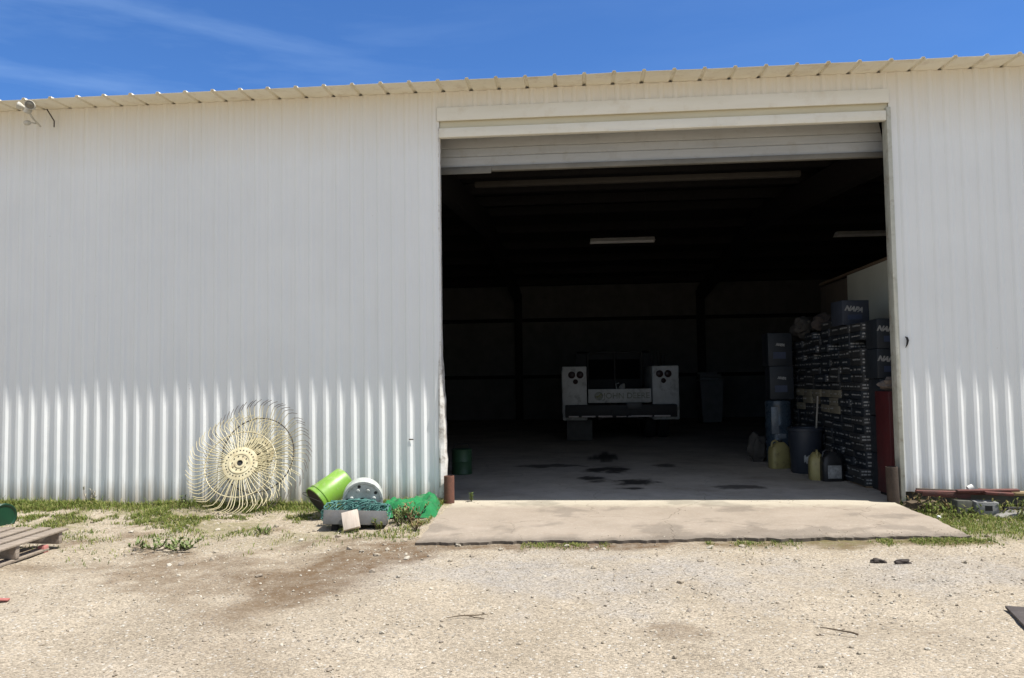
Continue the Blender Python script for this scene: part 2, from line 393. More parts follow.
def slab():
    v, f, oil = [], [], []
    nx = 180
    yy = [-2.0 + .05*i for i in range(120)] + [4.2 + .5*i for i in range(29)]
    stains = [(.66, 1.68, .27, .30), (.17, 1.98, .20, .26), (1.9, 1.15, .30, .20), (.52, 2.95, .20, .45), (.22, 3.0, .2, .3),
              (.42, 4.9, .24, .7), (-.5, 3.6, .55, .22), (.62, 1.05, .16, .12), (1.3, 3.6, .2, .2)]
    for y in yy:
        for i in range(nx+1):
            t = i/nx
            if y < .12: x0, x1 = -1.37, 3.19
            else: x0, x1 = -11.9, 9.9
            x = x0 + (x1-x0)*t if y < .12 else (-1.9 + 5.6*((i-6)/(nx-12)) if 6 <= i <= nx-6 else (-11.9 + (10.0)*i/6 if i < 6 else 3.7 + 6.2*(i-nx+6)/6))
            py = y
            if y < -.5:
                fr_ = -2.03 + .068*(x+1.37) + .035*fbm(x, 0, 1.7, 4, 2) + .05*fbm(x, 0, 6, 5, 9)
                py = -.5 + (y+.5)/1.5*(-.5-fr_)
            if y < .12 and i in (0, nx): x += .03*fbm(y, 0, 2.5, 3, 4+i)
            z = .004*fbm(x, y, 1.2, 3, 6) - (.02*sst(-.8, -2.0, y) if y < .1 else 0) + (.0)
            v.append((x, py, z))
            s_ = 0
            for cx, cy, a, b_ in stains:
                dd = math.hypot((x-cx)/a, (y-cy)/b_) + .55*fbm(x, y, 4, 4, cx)
                s_ = max(s_, sst(1.15, .55, dd) * (.8 if cx > 1 or cx < 0 else .97))
            oil.append(s_ if y > .2 else max(.3*sst(.1, .5, fbm(x, y, 1.1, 5, 31)), .5*sst(-1.7, -2.0, y + .12*fbm(x, y, 3, 4, 3))))
    n = nx+1; ny = len(yy)
    for j in range(ny-1):
        for i in range(nx): f.append((j*n+i, j*n+i+1, (j+1)*n+i+1, (j+1)*n+i))
    # skirt; front face darkened through the oil mask as painted edge shade
    o0 = len(v)
    for i in range(n): v.append((v[i][0], v[i][1] + .02 + .012*fbm(v[i][0], 1, 6, 3), -.14)); oil.append(.75)
    for i in range(n-1): f.append((o0+i, o0+i+1, i+1, i))
    for side in (0, nx):
        prev = None
        for j in range(43):
            k = j*n+side; v.append((v[k][0], v[k][1], -.14)); oil.append(0)
            q = len(v)-1
            if prev is not None: f.append((prev[1], q, k, prev[0]) if side == 0 else (prev[0], k, q, prev[1]))
            prev = (k, q)
    me = bpy.data.meshes.new('concrete_floor'); me.from_pydata(v, [], f)
    a = me.attributes.new('oil', 'FLOAT', 'POINT'); a.data.foreach_set('value', oil)
    me.materials.append(concrete_mat()); me.polygons.foreach_set('use_smooth', [True]*len(me.polygons)); me.set_sharp_from_angle(angle=R(40))
    o = bpy.data.objects.new('concrete_floor', me); COL.objects.link(o); tag(o, kind='structure')
slab()

# ------------------------------------------------------------------ building
XL, XR, YB, ZE = -12.0, 10.0, 18.2, 4.50
DL, DR, DH = -1.490, 3.283, 4.00
shed = thing('metal_shed', 'long white corrugated steel farm shed with one wide open roll-up doorway', 'building')
PITCH, RH = .1555, .0155
def corr_wall(name, x0, x1, z0, z1, mat, parent, dz=.12, bulge=True, x_ref=DL, zbot=None):
    prof = [(0, 0), (.064, 0), (.086, -RH), (.118, -RH), (.146, 0)]     # flat, flank, crest, flank
    pts = []
    k0 = math.floor((x0-x_ref)/PITCH)-1
    k = k0
    while x_ref + k*PITCH < x1 + PITCH:
        for dx, dy in prof: pts.append((x_ref + k*PITCH + dx, dy, k))
        k += 1
    pts = [(x, d, k) for x, d, k in pts if x0 < x < x1]
    pts = [(x0, 0, pts[0][2])] + pts + [(x1, 0, pts[-1][2])]
    nz = max(2, int((z1-z0)/dz))
    v = []; f = []
    for j in range(nz+1):
        for x, d, k in pts:
            z = z0 + (z1-z0)*j/nz
            if zbot and j == 0: z = zbot(x)
            y = d
            if bulge:
                y += .0045*fbm(x*1.2, z, .9, 2, 5.5) + (.0018*noise.noise(Vector((k*3.7, z*1.1, 2.2))) if d == 0 else .0012*noise.noise(Vector((k*1.3, z*.8, 7))))
            v.append((x, y, z))
    n = len(pts)
    for j in range(nz):
        for i in range(n-1): f.append((j*n+i, j*n+i+1, (j+1)*n+i+1, (j+1)*n+i))
    # inner face so the sheet has thickness
    o = len(v); v += [(x, .03, z) for (x, z) in ((x0, z0), (x1, z0), (x1, z1), (x0, z1))]
    f.append((o, o+3, o+2, o+1))
    mb = MB(); mb.add(v, f); return mb.build(name, mat, parent, smooth=20)
corr_wall('wall', XL, DL, -.04, ZE+.007, WALL, shed, zbot=lambda x: -.03 + .012*noise.noise(Vector((x*3, 0, 0))))
corr_wall('wall', DR+.03, XR, .10, ZE+.007, WALL, shed, zbot=lambda x: .10 + .02*noise.noise(Vector((x*2.2, 0, 0))))
corr_wall('wall', DL, DR+.03, DH+.26, ZE+.007, WALL, shed)
# inner lining of the front, sides, back
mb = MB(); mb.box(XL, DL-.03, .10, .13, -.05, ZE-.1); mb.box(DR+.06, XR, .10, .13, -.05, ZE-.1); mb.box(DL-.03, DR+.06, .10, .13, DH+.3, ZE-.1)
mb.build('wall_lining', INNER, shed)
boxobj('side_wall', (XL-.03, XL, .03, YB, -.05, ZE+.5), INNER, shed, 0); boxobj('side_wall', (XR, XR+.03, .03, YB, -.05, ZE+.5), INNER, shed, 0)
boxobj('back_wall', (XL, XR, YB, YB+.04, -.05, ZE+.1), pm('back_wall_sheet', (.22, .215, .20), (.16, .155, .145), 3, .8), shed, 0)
# foundation curb under the right wall, coloured dark as shade below the frame
boxobj('foundation', (DR+.07, XR, .22, .4, -.2, .2), pm('foundation_shade', (.07, .055, .04), (.04, .03, .022), 6, .9, bmp=.5), shed, .01)
def roof():
    mb = MB()
    prof = [(0, 0), (.262, 0), (.273, .022), (.300, .022)]
    P2 = .311; xs = []
    k = 0; x = XL - .3
    while x < XR + .3:
        for dx, dz in prof: xs.append((x+dx, dz))
        x += P2
    ys = [(-.36, ZE-.004), (.03, ZE+.010), (9.1, ZE+.76), (YB+.3, ZE+.02)]
    for thick in (0, .0022):
        v = []
        for y, z in ys:
            for x, dz in xs:
                e = .012*noise.noise(Vector((x*.8, 0, 3))) if y < 0 else 0
                v.append((x, y + (.01*noise.noise(Vector((x*5, 1, 0))) if y < 0 else 0), z + dz + thick + e))
        n = len(xs)
        fs = [(j*n+i, j*n+i+1, (j+1)*n+i+1, (j+1)*n+i) for j in range(len(ys)-1) for i in range(n-1)]
        mb.add(v, fs)
    n = len(xs); tot = n*len(ys)
    mb.f += [(i, i+tot, i+1+tot, i+1) for i in range(n-1)]; mb.m += [0]*(n-1)
    mb.build('roof', ROOFM, shed, smooth=20)
    # dark insulation facing below the sheets, inside
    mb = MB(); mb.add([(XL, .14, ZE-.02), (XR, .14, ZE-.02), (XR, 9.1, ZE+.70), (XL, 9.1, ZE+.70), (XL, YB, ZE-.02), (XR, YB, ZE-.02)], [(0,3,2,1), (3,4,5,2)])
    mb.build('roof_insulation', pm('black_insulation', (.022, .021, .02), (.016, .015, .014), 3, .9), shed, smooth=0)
roof()
def zroof(y): return ZE - .03 + (.72*(y-.14)/8.96 if y < 9.1 else .72*(YB-y)/9.1)
# frames: columns on the back wall, rafters, girts, purlins
for cx in (-8.1, -1.98, 4.03, 9.9-.2):
    mb = MB(); mb.box(cx-.12, cx+.12, YB-.42, YB-.40, 0, 4.2); mb.box(cx-.12, cx+.12, YB-.16, YB-.14, 0, 4.2); mb.box(cx-.01, cx+.01, YB-.40, YB-.16, 0, 4.2)
    mb.build('column', STEEL_D, shed)
    mb = MB()
    for a, b_ in ((.2, 9.1), (9.1, YB-.4)):
        za, zb = zroof(a)-.22, zroof(b_)-.22
        mb.add([(cx-.1, a, za-.42), (cx+.1, a, za-.42), (cx+.1, a, za), (cx-.1, a, za), (cx-.1, b_, zb-.42), (cx+.1, b_, zb-.42), (cx+.1, b_, zb), (cx-.1, b_, zb)],
               [(0,1,2,3),(4,7,6,5),(0,4,5,1),(1,5,6,2),(2,6,7,3),(3,7,4,0)])
    mb.build('rafter', STEEL_D, shed)
for gz in (1.42, 3.32):
    boxobj('girt', (XL+.05, XR-.05, YB-.13, YB-.02, gz-.06, gz+.06), STEEL_D, shed, .005)
for i in range(11):
    y = .9 + i*1.6; boxobj('purlin', (XL+.05, XR-.05, y-.03, y+.03, zroof(y)-.205, zroof(y)-.02), STEEL_D, shed, .004)
boxobj('door_header_beam', (-1.28, 2.78, 1.38, 1.46, 3.775, 3.845), pm('dark_beam_wood', (.035, .03, .024), (.024, .02, .016), 5, .8), shed, .008)
# door surround
fr = bpy.data.objects.new('door_frame', None); COL.objects.link(fr); fr.parent = shed
mb = MB(); mb.box(DL-.02, DR+.03, -.030, -.004, DH+.175, DH+.325, c=.006); mb.build('header_trim', CREAM, fr)
mb = MB(); mb.box(DL, DR+.034, .012, .06, DH+.05, DH+.24, c=.004); mb.build('header_recess', pm('yellowed_steel', (.66,.61,.45), (.58,.52,.36), 2, .6, stretch=(.4,1,3)), fr)
mb = MB(); mb.box(DL+.0, DR-.0, -.022, .05, DH-.01, DH+.095, c=.006)
for x, a in ((.35, .03), (1.25, -.025)): mb.box(x, x+.5, -.026, -.020, DH-.012, DH+.004, c=.002, M=Matrix.Rotation(a*.2, 4, 'Y'))
mb.build('header_board', CREAM, fr)
mb = MB(); mb.box(DR, DR+.045, -.028, .115, -.0, DH+.13, c=.006); mb.build('door_jamb', JAMBM, fr)
def left_jamb():
    mb = MB(); n = 44; v = []; f = []
    for j in range(n+1):
        z = -.02 + (DH+.13)*j/n
        d = sst(1.75, .45, z)*.036 + .016*noise.noise(Vector((0, z*6, 1)))*sst(2.2, 1.2, z) + .02*sst(1.2,.8,z)*noise.noise(Vector((3, z*11, 1)))
        t = .02*noise.noise(Vector((5, z*5, 2)))*sst(1.9, 1., z)
        k_ = sst(1.9, 1.2, z); v += [(DL-.03, .004-.026*k_+t*.3, z), (DL-.012, -.004-.022*k_+t, z), (DL-.006+.012*k_+d*.6, -.004-.008*k_-t*.8, z), (DL-.004+.016*k_+d, .03+t, z), (DL-.003+.012*k_+d*.9, .115, z)]
    for j in range(n):
        for i in range(4): f.append((j*5+i, j*5+i+1, (j+1)*5+i+1, (j+1)*5+i))
    mb.add(v, f); mb.build('door_jamb', TORN, fr, smooth=25)
left_jamb()
# roll-up door, nearly all the way up
dr = bpy.data.objects.new('roll_up_door', None); COL.objects.link(dr); dr.parent = shed
mb = MB(); v = []; f = []
zs = [3.755, 3.755, 3.795, 3.80, 3.862, 3.868, 3.876, 3.96, 3.966, 3.974, 4.12]
yo = [.23, .205, .20, .20, .20, .213, .20, .20, .213, .20, .20]
xx = [DL-.08 + (DR+.12-DL+.08)*i/30 for i in range(31)]
for z, y in zip(zs, yo):
    for x in xx:
        t = (x-DL)/(DR-DL)
        v.append((x - (.07*sst(.9, 1, t)*(z-3.7)/.4), y + .14 + .012*noise.noise(Vector((x*1.4, z*3, 0))), z + .006*noise.noise(Vector((x*1.1, 4, 0)))))
n = 31
for j in range(len(zs)-1):
    for i in range(n-1): f.append((j*n+i, j*n+i+1, (j+1)*n+i+1, (j+1)*n+i))
mb.add(v, f); mb.build('door_curtain', CURT, dr, smooth=25)
mb = MB(); mb.box(DL-.08, DR+.12, .315, .38, 3.69, 3.75, c=.008); mb.box(DL-.08, -.95, .305, .314, 3.66, 3.73, c=.004); mb.build('bottom_bar', pm('door_bar', (.20, .19, .165), (.12, .115, .10), 4, .6, stretch=(.5,1,1)), dr)
for x in (DL-.13, DR+.15):
    mb = MB(); mb.box(x+.002, x+.033, .30, .315, .01, 4.1); mb.box(x+.002, x+.033, .375, .39, .01, 4.1); mb.build('door_guide', STEEL_D, dr)
mb = MB(); mb.tube([(DL-.1, .55, 4.22), (DR+.1, .55, 4.22)], .16, 20); mb.build('door_roll', INNER, dr)
# small tear in the cladding to the right of the door
mb = MB(); mb.tube([(3.385, -.02, 1.70), (3.40, -.03, 1.685), (3.405, -.032, 1.66), (3.398, -.028, 1.62), (3.385, -.022, 1.585)], [.004,.012,.013,.009,.003], 6); mb.build('cladding_tear', BLACK, shed)
mb = MB(); mb.box(-1.85, -1.80, -.021, -.016, .672, .684, c=.002); mb.build('cladding_scrape', RUSTY, shed)

# ------------------------------------------------------------------ flood light at the eave
fl = thing('flood_light', 'old twin-headed flood light with dark arm and shadow under the eave at the shed corner', 'flood light', (-6.02, -.345, 4.40)); fl.scale = (.74, 1, .74)
LAMPM = pm('lamp_housing', (.55, .53, .46), (.42, .39, .32), 20, .5)
def lamp_head(M):
    mb = MB(); mb.lathe([(.018, -.13), (.028, -.125), (.034, -.08), (.062, -.03), (.068, 0), (.064, .006), (.058, 0)], 24, 0, M); return mb.build('lamp_head', LAMPM, fl)
def lens(M, p, mat):
    mb = MB(); mb.lathe([(.0005, .012), (.03, .009), (.058, 0)], 24, 0, M); return mb.build('lens', mat, p)
LENS = pm('dusty_lens', (.20, .18, .14), (.13, .12, .09), 20, .2)
def aim(loc, d): return Matrix.Translation(loc) @ Vector(d).to_track_quat('Z', 'Y').to_matrix().to_4x4()
for loc, d, s in (((.045, -.07, .02), (.35, -1, -.25), 1), ((-.15, -.06, .03), (-.8, -.6, .3), .8)):
    M = aim(loc, d) @ Matrix.Scale(s, 4); h = lamp_head(M); lens(M, h, LENS)
mb = MB(); mb.lathe([(.0005, -.03), (.05, -.03), (.055, 0), (.05, .03), (.0005, .03)], 20, 0, aim((-.06, .0, -.02), (0, -1, 0)), close=True)
mb.tube([(-.06, -.0, -.02), (0, .03, .01), (.04, .02, .0)], .012); mb.tube([(-.06, 0, -.02), (-.11, .01, .02), (-.13, .0, .01)], .012)
mb.tube([(-.06, .02, -.04), (-.07, .10, -.1), (-.10, .26, -.16)], .014); mb.build('mount', LAMPM, fl)
mb = MB(); mb.lathe([(.0005, .04), (.034, .03), (.038, 0), (.03, -.05), (.0005, -.055)], 16, 0, aim((-.12, .06, -.19), (.2, -1, -.6)))
mb.tube([(-.10, .2, -.14), (-.12, .08, -.17)], .01); mb.build('motion_sensor', LAMPM, fl)
mb = MB(); mb.tube([(.02, .24, .10), (.11, .27, -.07)], .009); mb.tube([(.11, .275, -.07), (.11, .275, -.17)], .008); mb.build('brace_shadow', RUSTY, fl)  # dark brace shape standing in for the bracket's shadow on the wall

# ------------------------------------------------------------------ hay rake wheels
RAKE = pm('rake_cream_paint', (.62, .57, .39), (.46, .39, .23), 9, .55, dirt=((.2, .11, .05), 14, .5))
RAKE_T = pm('rake_tine_wire', (.62, .56, .36), (.46, .39, .22), 6, .5)
TIP = pm('worn_tine_tip', (.10, .085, .075), (.15, .11, .08), 20, .5)
def rake_wheel(name, label, loc, tilt, spin, yaw_, rust_tip, k_=1., tr=1.):
    """disc in the local xz plane, facing -y, centre at the local origin raised by R"""
    root = thing(name, label, 'rake wheel', loc, (tilt, 0, yaw_), 'hay rake wheels leaning on the shed')
    Rr = .60*k_; cz = Rr
    T = Matrix.Translation((0, 0, cz)) @ Matrix.Rotation(R(90), 4, 'X')     # lathe axis -> -y
    mb = MB()
    mb.lathe([(.030, .012), (.034, .020), (.055, .020), (.06, .012), (.095, .012), (.10, .018), (.118, .018), (.124, .010), (.168, .008), (.186, .004), (.186, -.006), (.03, -.006)], 48, 0, T)
    hub = mb.build('hub', RAKE, root)
    mb = MB(); mb.lathe([(.0005, .006), (.031, .006)], 20, 0, T); mb.build('axle_hole', BLACK, hub)
    for n_, rad, zz in ((26, .146, .0112), (10, .078, .0172)):
        for k in range(n_):
            a = 2*math.pi*k/n_; mb = MB(); mb.lathe([(.0005, zz), (.0075, zz)], 8, 0, T @ Matrix.Translation((rad*math.cos(a), rad*math.sin(a), 0))); mb.build('bolt_hole', BLACK, hub)
    mb = MB(); rr = .395*k_
    mb.tube([(rr*math.cos(2*math.pi*k/72), .012, cz+rr*math.sin(2*math.pi*k/72)) for k in range(73)], .006, 6, cap=False); mb.build('rim', RUSTY if rust_tip else RAKE, root)
    mb = MB(); mb.tube([(.16*math.cos(2*math.pi*k/40), .0, cz+.16*math.sin(2*math.pi*k/40)) for k in range(41)], .009, 6, cap=False); mb.build('inner_ring', RAKE, root)
    # one tine along +z from the hub, sweeping clockwise at its tip
    pts = [(.0, -.002, .15), (.008, -.004, .24), (.012, .004, .33), (.010, .006, .42), (.012, 0, .485), (.022, -.006, .53), (.060, -.012, .562), (.115, -.016, .585)]
    mb = MB(); mb.tube(pts, ([.0034]*6 + [.0032, .0026]) if rust_tip else [.0042]*7 + [.0034], 6)
    if rust_tip:
        mb.m = [0]*len(mb.f)
        for i in range(5*6, 7*6): mb.m[i] = 1
    t0 = mb.build('tine', [RAKE_T, TIP], root); t0.location = (0, 0, cz); t0.scale = (k_, tr, k_)
    n = 66
    for k in range(n):
        t = t0 if k == 0 else t0.copy()
        if k: COL.objects.link(t); t.parent = root
        t.location = (0, 0, cz); t.rotation_euler = (random.uniform(-.03, .03), spin + 2*math.pi*k/n + random.gauss(0, .018), random.gauss(0, .02))
    return root
rake_wheel('rake_wheel', 'cream hay rake wheel in front, standing on the grass with its pale tine tips', (-3.555, -.655, -.03), -.50, .02, .10, False, .94)
rake_wheel('rake_wheel', 'hay rake wheel behind the other, leaning on the shed wall with dark worn tine tips', (-3.475, -.37, -.05), -.27, .09, -.03, True, 1.02)

# ------------------------------------------------------------------ bollards
def bollard(loc, h, r, mat, label, bent=0.):
    b = thing('bollard', label, 'bollard', loc, (0, bent, 0), 'pipe bollards at the doorway')
    mb = MB(); mb.lathe([(r, -.08), (r, h-.01), (r*.97, h), (r*.80, h), (r*.80, h-.12), (.0005, h-.12)], 24); mb.build('pipe', mat, b)
bollard((-1.405, -.07, 0), .29, .056, RUST, 'short dark red rusty pipe bollard at left foot of doorway')
bollard((3.205, -.02, 0), .36, .06, RUSTY, 'short brown rusty pipe bollard at right foot of doorway', -.02)

# ------------------------------------------------------------------ things by the wall, left of the door
LIME = pm('lime_plastic', (.20, .38, .045), (.14, .29, .035), 5, .4, dirt=((.34, .36, .22), 9, .85))
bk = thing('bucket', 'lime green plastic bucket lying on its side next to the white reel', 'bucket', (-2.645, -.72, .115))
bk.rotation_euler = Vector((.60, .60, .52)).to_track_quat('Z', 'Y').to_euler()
mb = MB(); mb.lathe([(.148, 0), (.160, .004), (.160, .022), (.150, .026), (.150, .05), (.157, .054), (.157, .066), (.149, .07), (.147, .12), (.134, .37), (.126, .382), (.0005, .378), (.0005, .37), (.128, .366), (.143, .02), (.148, 0)], 40)
mb.build('body', LIME, bk)
mb = MB(); mb.lathe([(.0005, .016), (.09, .012), (.1445, .006)], 32); mb.build('mouth_shade', pm('bucket_mouth_shade', (.035, .028, .02), (.02, .016, .012), 14, .95, bmp=.5), bk)  # dark disc across the mouth, standing in for the shaded inside
mb = MB(); mb.tube([(.15*math.cos(a), .155*math.sin(a)*1.0, .05 - .13*math.sin(math.pi*(i/14))) for i, a in ((i, math.pi*i/14+.3) for i in range(15))], .003, 6); mb.build('handle', STEEL_D, bk)
mb = MB()
for k in range(7):
    a = -1.9 + k*.12; mb.box(-.002, .002, -.006, .006, -.02, .02+.01*(k%3), 0, Matrix.Rotation(a, 4, 'Z') @ Matrix.Translation((.1445, 0, .17)))
mb.build('worn_label', WHITE, bk)

REELW = pm('reel_white_plastic', (.56, .58, .55), (.36, .39, .36), 12, .5, dirt=((.20, .21, .17), 18, .85))
rl = thing('cable_reel', 'grey-white plastic reel lying on edge among teal netting', 'reel', (-2.145, -.80, -.03), (R(10), 0, R(14)))
TT = Matrix.Translation((0, 0, .195)) @ Matrix.Rotation(R(90), 4, 'X')
mb = MB(); mb.lathe([(.03, .068), (.05, .075), (.165, .062), (.172, .075), (.192, .075), (.196, .07), (.196, -.06), (.19, -.07), (.0005, -.07)], 48, 0, TT); mb.build('drum', REELW, rl)
mb = MB(); mb.lathe([(.0005, .066), (.032, .0672)], 20, 0, TT); mb.build('hub_hole', BLACK, rl)
for k in range(7):
    a = 2*math.pi*k/7 + .2; mb = MB(); mb.lathe([(.0005, .082), (.014, .081), (.019, .072), (.019, .064)], 12, 0, TT @ Matrix.Translation((.11*math.cos(a), .11*math.sin(a), 0))); mb.build('boss', REELW, rl)
for k in range(5):
    a = 2*math.pi*k/5 + .55; mb = MB(); mb.lathe([(.0005, .0722), (.016, .0718)], 12, 0, TT @ Matrix.Translation((.145*math.cos(a), .145*math.sin(a), -.003))); mb.build('dark_slot', BLACK, rl)

TEAL = pm('teal_net', (.10, .25, .215), (.05, .14, .125), 10, .7)
def netting():
    mb = MB(); rnd = random.Random(11)
    for s in range(170):
        u = rnd.random(); x = -2.43 + .55*u; y = rnd.uniform(-1.10, -.93); pts = []
        dx, dz = rnd.uniform(-1, 1), rnd.uniform(-.3, .3)
        top = .06 + .07*math.exp(-((x+2.25)/.3)**2) + .02
        z = rnd.uniform(0, top); a = rnd.uniform(0, 6.28)
        for k in range(11):
            pts.append((x, y, max(-.01, z)))
            a += rnd.uniform(-1.0, 1.0); x += .026*math.cos(a); z += .014*math.sin(a*1.3); y += .012*math.sin(a) + (-.004 if y > -1.05 else .004)
            z = min(max(z, -.01), top*1.15); x = max(-2.47, min(-1.84, x))
        mb.tube(pts, rnd.uniform(.0035, .007), 5)
    o = mb.build('tangled_netting', TEAL); tag(o, 'tangle of teal netting and twine draped in front of the white reel', 'netting')
netting()
GREYT = pm('grey_tray_metal', (.16, .16, .16), (.10, .098, .095), 6, .6, dirt=((.3, .25, .18), 8, .5))
tr = thing('metal_tray', 'shallow grey sheet metal tray propped on edge in front of the teal netting', 'tray', (-2.10, -1.27, -.05), (R(-10), R(2.5), R(9)))
mb = MB(); mb.box(-.29, .29, -.010, .004, .035, .165, c=.003); mb.box(-.285, .285, .005, .25, .035, .047, c=.003); mb.box(-.29, -.278, .005, .25, .048, .12, c=.003); mb.box(.278, .29, .005, .25, .048, .12, c=.003)
mb.build('pan', GREYT, tr)
mb = MB(); mb.box(-.22, -.16, .06, .14, -.07, .034, c=.006); mb.box(.13, .2, .06, .14, -.07, .034, c=.006); mb.build('foot', STEEL_D, tr)
PALEW = pm('pale_offcut_wood', (.60, .52, .44), (.48, .40, .33), 8, .7, stretch=(8, 1, 1))
o = boxobj('wood_offcut', (-.075, .075, -.022, .022, 0, .17), PALEW, None, .004); o.location = (-2.09, -1.375, -.035); o.rotation_euler = (R(-28), R(-13), R(8))
tag(o, 'pale pinkish wood offcut leaning against the grey metal tray', 'wood block')

TARPG = pm('green_tarp', (.022, .21, .07), (.014, .13, .045), 9, .85, spec=.2, dirt=((.10, .17, .10), 12, .8), bmp=.8, bscale=60)
def tarp():
    nx, ny = 60, 40; v = []; f = []
    for j in range(ny+1):
        for i in range(nx+1):
            u, w_ = i/nx, j/ny
            x = -2.05 + .64*u + .02*noise.noise(Vector((u*4, w_*4, 0))); y = -.80 + .66*w_
            x += .10*(w_-.3)*(1-u)
            if x > -1.43: x = -1.43 - .2*(x+1.43)
            ridge = abs(noise.noise(Vector((u*2.6+.4, w_*1.8, 1.3))))*1.1
            fold = .5 - abs(noise.noise(Vector((u*5, w_*4, 6.3))))
            edge = sst(0, .16, u)*sst(0, .26, 1-u)*sst(0, .22, w_)*sst(0, .15, 1-w_)
            z = -.03 + edge*(.05 + .10*(.5-ridge+.3) + .03*fold) + .03*edge*sst(.5, .75, u)
            z += .02*edge*noise.noise(Vector((u*14, w_*12, 2)))
            v.append((x, y, z))
    n = nx+1
    for j in range(ny):
        for i in range(nx): f.append((j*n+i, j*n+i+1, (j+1)*n+i+1, (j+1)*n+i))
    mb = MB(); mb.add(v, f); o = mb.build('plastic_sheet', TARPG, smooth=28)
    md = o.modifiers.new('thick', 'SOLIDIFY'); md.thickness = .004
    tag(o, 'crumpled bright green plastic sheet on the ground by left foot of doorway', 'plastic sheet')
tarp()

# pallet and green drum on the far left
PALW = pm('grey_pallet_wood', (.36, .30, .24), (.21, .17, .135), 4, .85, stretch=(9, 1, 9), bmp=.4, bscale=30, dirt=((.42, .38, .33), 12, .5))
PALW2 = pm('grey_pallet_wood_dark', (.33, .275, .215), (.17, .135, .105), 4, .85, stretch=(1, 9, 9), bmp=.4, bscale=30)
PINK = pm('faded_red_paint', (.48, .20, .18), (.40, .15, .13), 14, .8)
pal = thing('pallet', 'weathered grey wooden pallet lying on gravel in front of the green drum', 'pallet', (-4.385, -2.03, -.06), (R(.6), R(1.2), R(2)))
# local: x <= 0 to the left, y from 0 towards the camera; deck boards run along y on the stringers that run along x
for k in range(7):
    x1 = -.0 - k*.158; r_ = random.Random(k)
    mb = MB(); mb.box(x1-.100-.012*r_.random(), x1, -1.22+.02*r_.random(), .0+.02*r_.random(), .135, .152, c=.003, M=Matrix.Rotation(R(r_.uniform(-.5, .5)), 4, 'Z')); mb.build('deck_board', PALW2, pal)
for y0 in (-1.20, -.645, -.10):
    mb = MB(); mb.box(-1.06, -.015, y0, y0+.045, .035, .133, c=.004); mb.build('stringer', PALW, pal)
for k, (x1, ya, yb) in enumerate(((-.02, -1.22, -.22), (-.50, -1.22, -.02), (-.98, -1.22, -.02))):
    mb = MB(); mb.box(x1-.10, x1, ya, yb, .012, .032, c=.003); mb.build('bottom_board', PALW2, pal)
o = boxobj('painted_block', (-.08, -.022, -.285, -.225, .0, .06), PINK, pal, .006)
DGREEN = pm('dark_green_plastic', (.006, .052, .024), (.004, .036, .017), 5, .4)
gd = thing('plastic_drum', 'dark green plastic drum lying by the wall behind the pallet', 'drum', (-5.64, -1.15, .035), (0, 0, R(-20)))
MY = Matrix.Rotation(R(-90), 4, 'Y')
mb = MB(); mb.lathe([(.0005, 0), (.105, 0), (.118, -.012), (.125, -.01), (.128, .015), (.124, .04), (.128, .2), (.128, .5), (.12, .52), (.0005, .52)], 40, 0, MY); mb.build('body', DGREEN, gd)
mb = MB(); mb.lathe([(.126, -.012), (.131, -.008), (.131, .012), (.127, .016)], 40, 0, MY); mb.build('rim', DGREEN, gd)

# ------------------------------------------------------------------ scrap to the right of the door
REDST = pm('rusted_red_steel', (.14, .042, .032), (.07, .032, .027), 9, .75, dirt=((.06, .035, .03), 12, .8), bmp=.4, bscale=50)
rf = thing('scrap_frame', 'rusty red bent steel frame lying along the wall foot on blocks', 'scrap frame', (3.32, -.30, .145), (R(4), R(1.6), R(-2)))
mb = MB(); mb.box(0, .62, -.03, .03, -.012, .012, c=.003); mb.box(.05, .50, -.034, -.028, -.035, .010, c=.002, M=Matrix.Rotation(R(2), 4, 'Y')); mb.build('angle_rail', REDST, rf)
mb = MB(); mb.box(.36, .93, -.08, -.02, .0, .022, c=.004, M=Matrix.Rotation(R(-2.5), 4, 'Y')); mb.box(.60, .86, -.12, .06, .024, .055, c=.006, M=Matrix.Rotation(R(1.5), 4, 'Y')); mb.build('cross_plate', REDST, rf)
mb = MB(); mb.tube([(.02, .05, .01), (.4, .08, .0), (.8, .06, -.02)], .015); mb.build('rod', RUSTY, rf)
mb = MB(); mb.tube([(4.20, -.33, .13), (5.0, -.36, .115), (6.4, -.34, .10)], .024, 10); o = mb.build('pipe', pm('tan_pipe', (.32, .24, .12), (.2, .13, .07), 7, .7)); tag(o, 'long tan pipe lying along the right wall foot, level with the red frame', 'pipe')
mb = MB(); mb.tube([(4.08, -.42, -.005), (4.8, -.5, .0), (6.2, -.5, .01)], .02, 10); o = mb.build('pipe', STEEL_D); tag(o, 'dark low pipe on rubble below the tan pipe', 'pipe')
CMU = pm('grey_block', (.27, .27, .265), (.18, .18, .175), 16, .9, bmp=.5, bscale=80)
cb = thing('concrete_block', 'light grey hollow concrete block under the red steel frame', 'concrete block', (3.90, -.44, -.085), (0, 0, R(-8))); cb.scale = (.82, .82, .82)
mb = MB(); bw = .19; mb.box(-.12, .12, -.10, -.07, 0, bw, c=.003); mb.box(-.12, .12, .07, .10, 0, bw, c=.003)
for x in (-.12, -.015, .09): mb.box(x, x+.03, -.069, .069, 0, bw-.002, c=.003)
mb.build('block_body', CMU, cb)
mb = MB(); mb.box(-.03, .05, -.1025, -.1005, .09, .15); mb.build('dark_hole', BLACK, cb)
o = boxobj('wood_post_stub', (-.075, .075, -.05, .05, 0, .19), pm('green_grey_wood', (.10, .10, .08), (.06, .062, .05), 6, .85, stretch=(4,4,1)), None, .006); o.location = (3.70, -.40, -.115); o.rotation_euler = (0, R(3), R(6)); tag(o, 'greenish grey wooden stub left of the concrete block', 'wood stub')
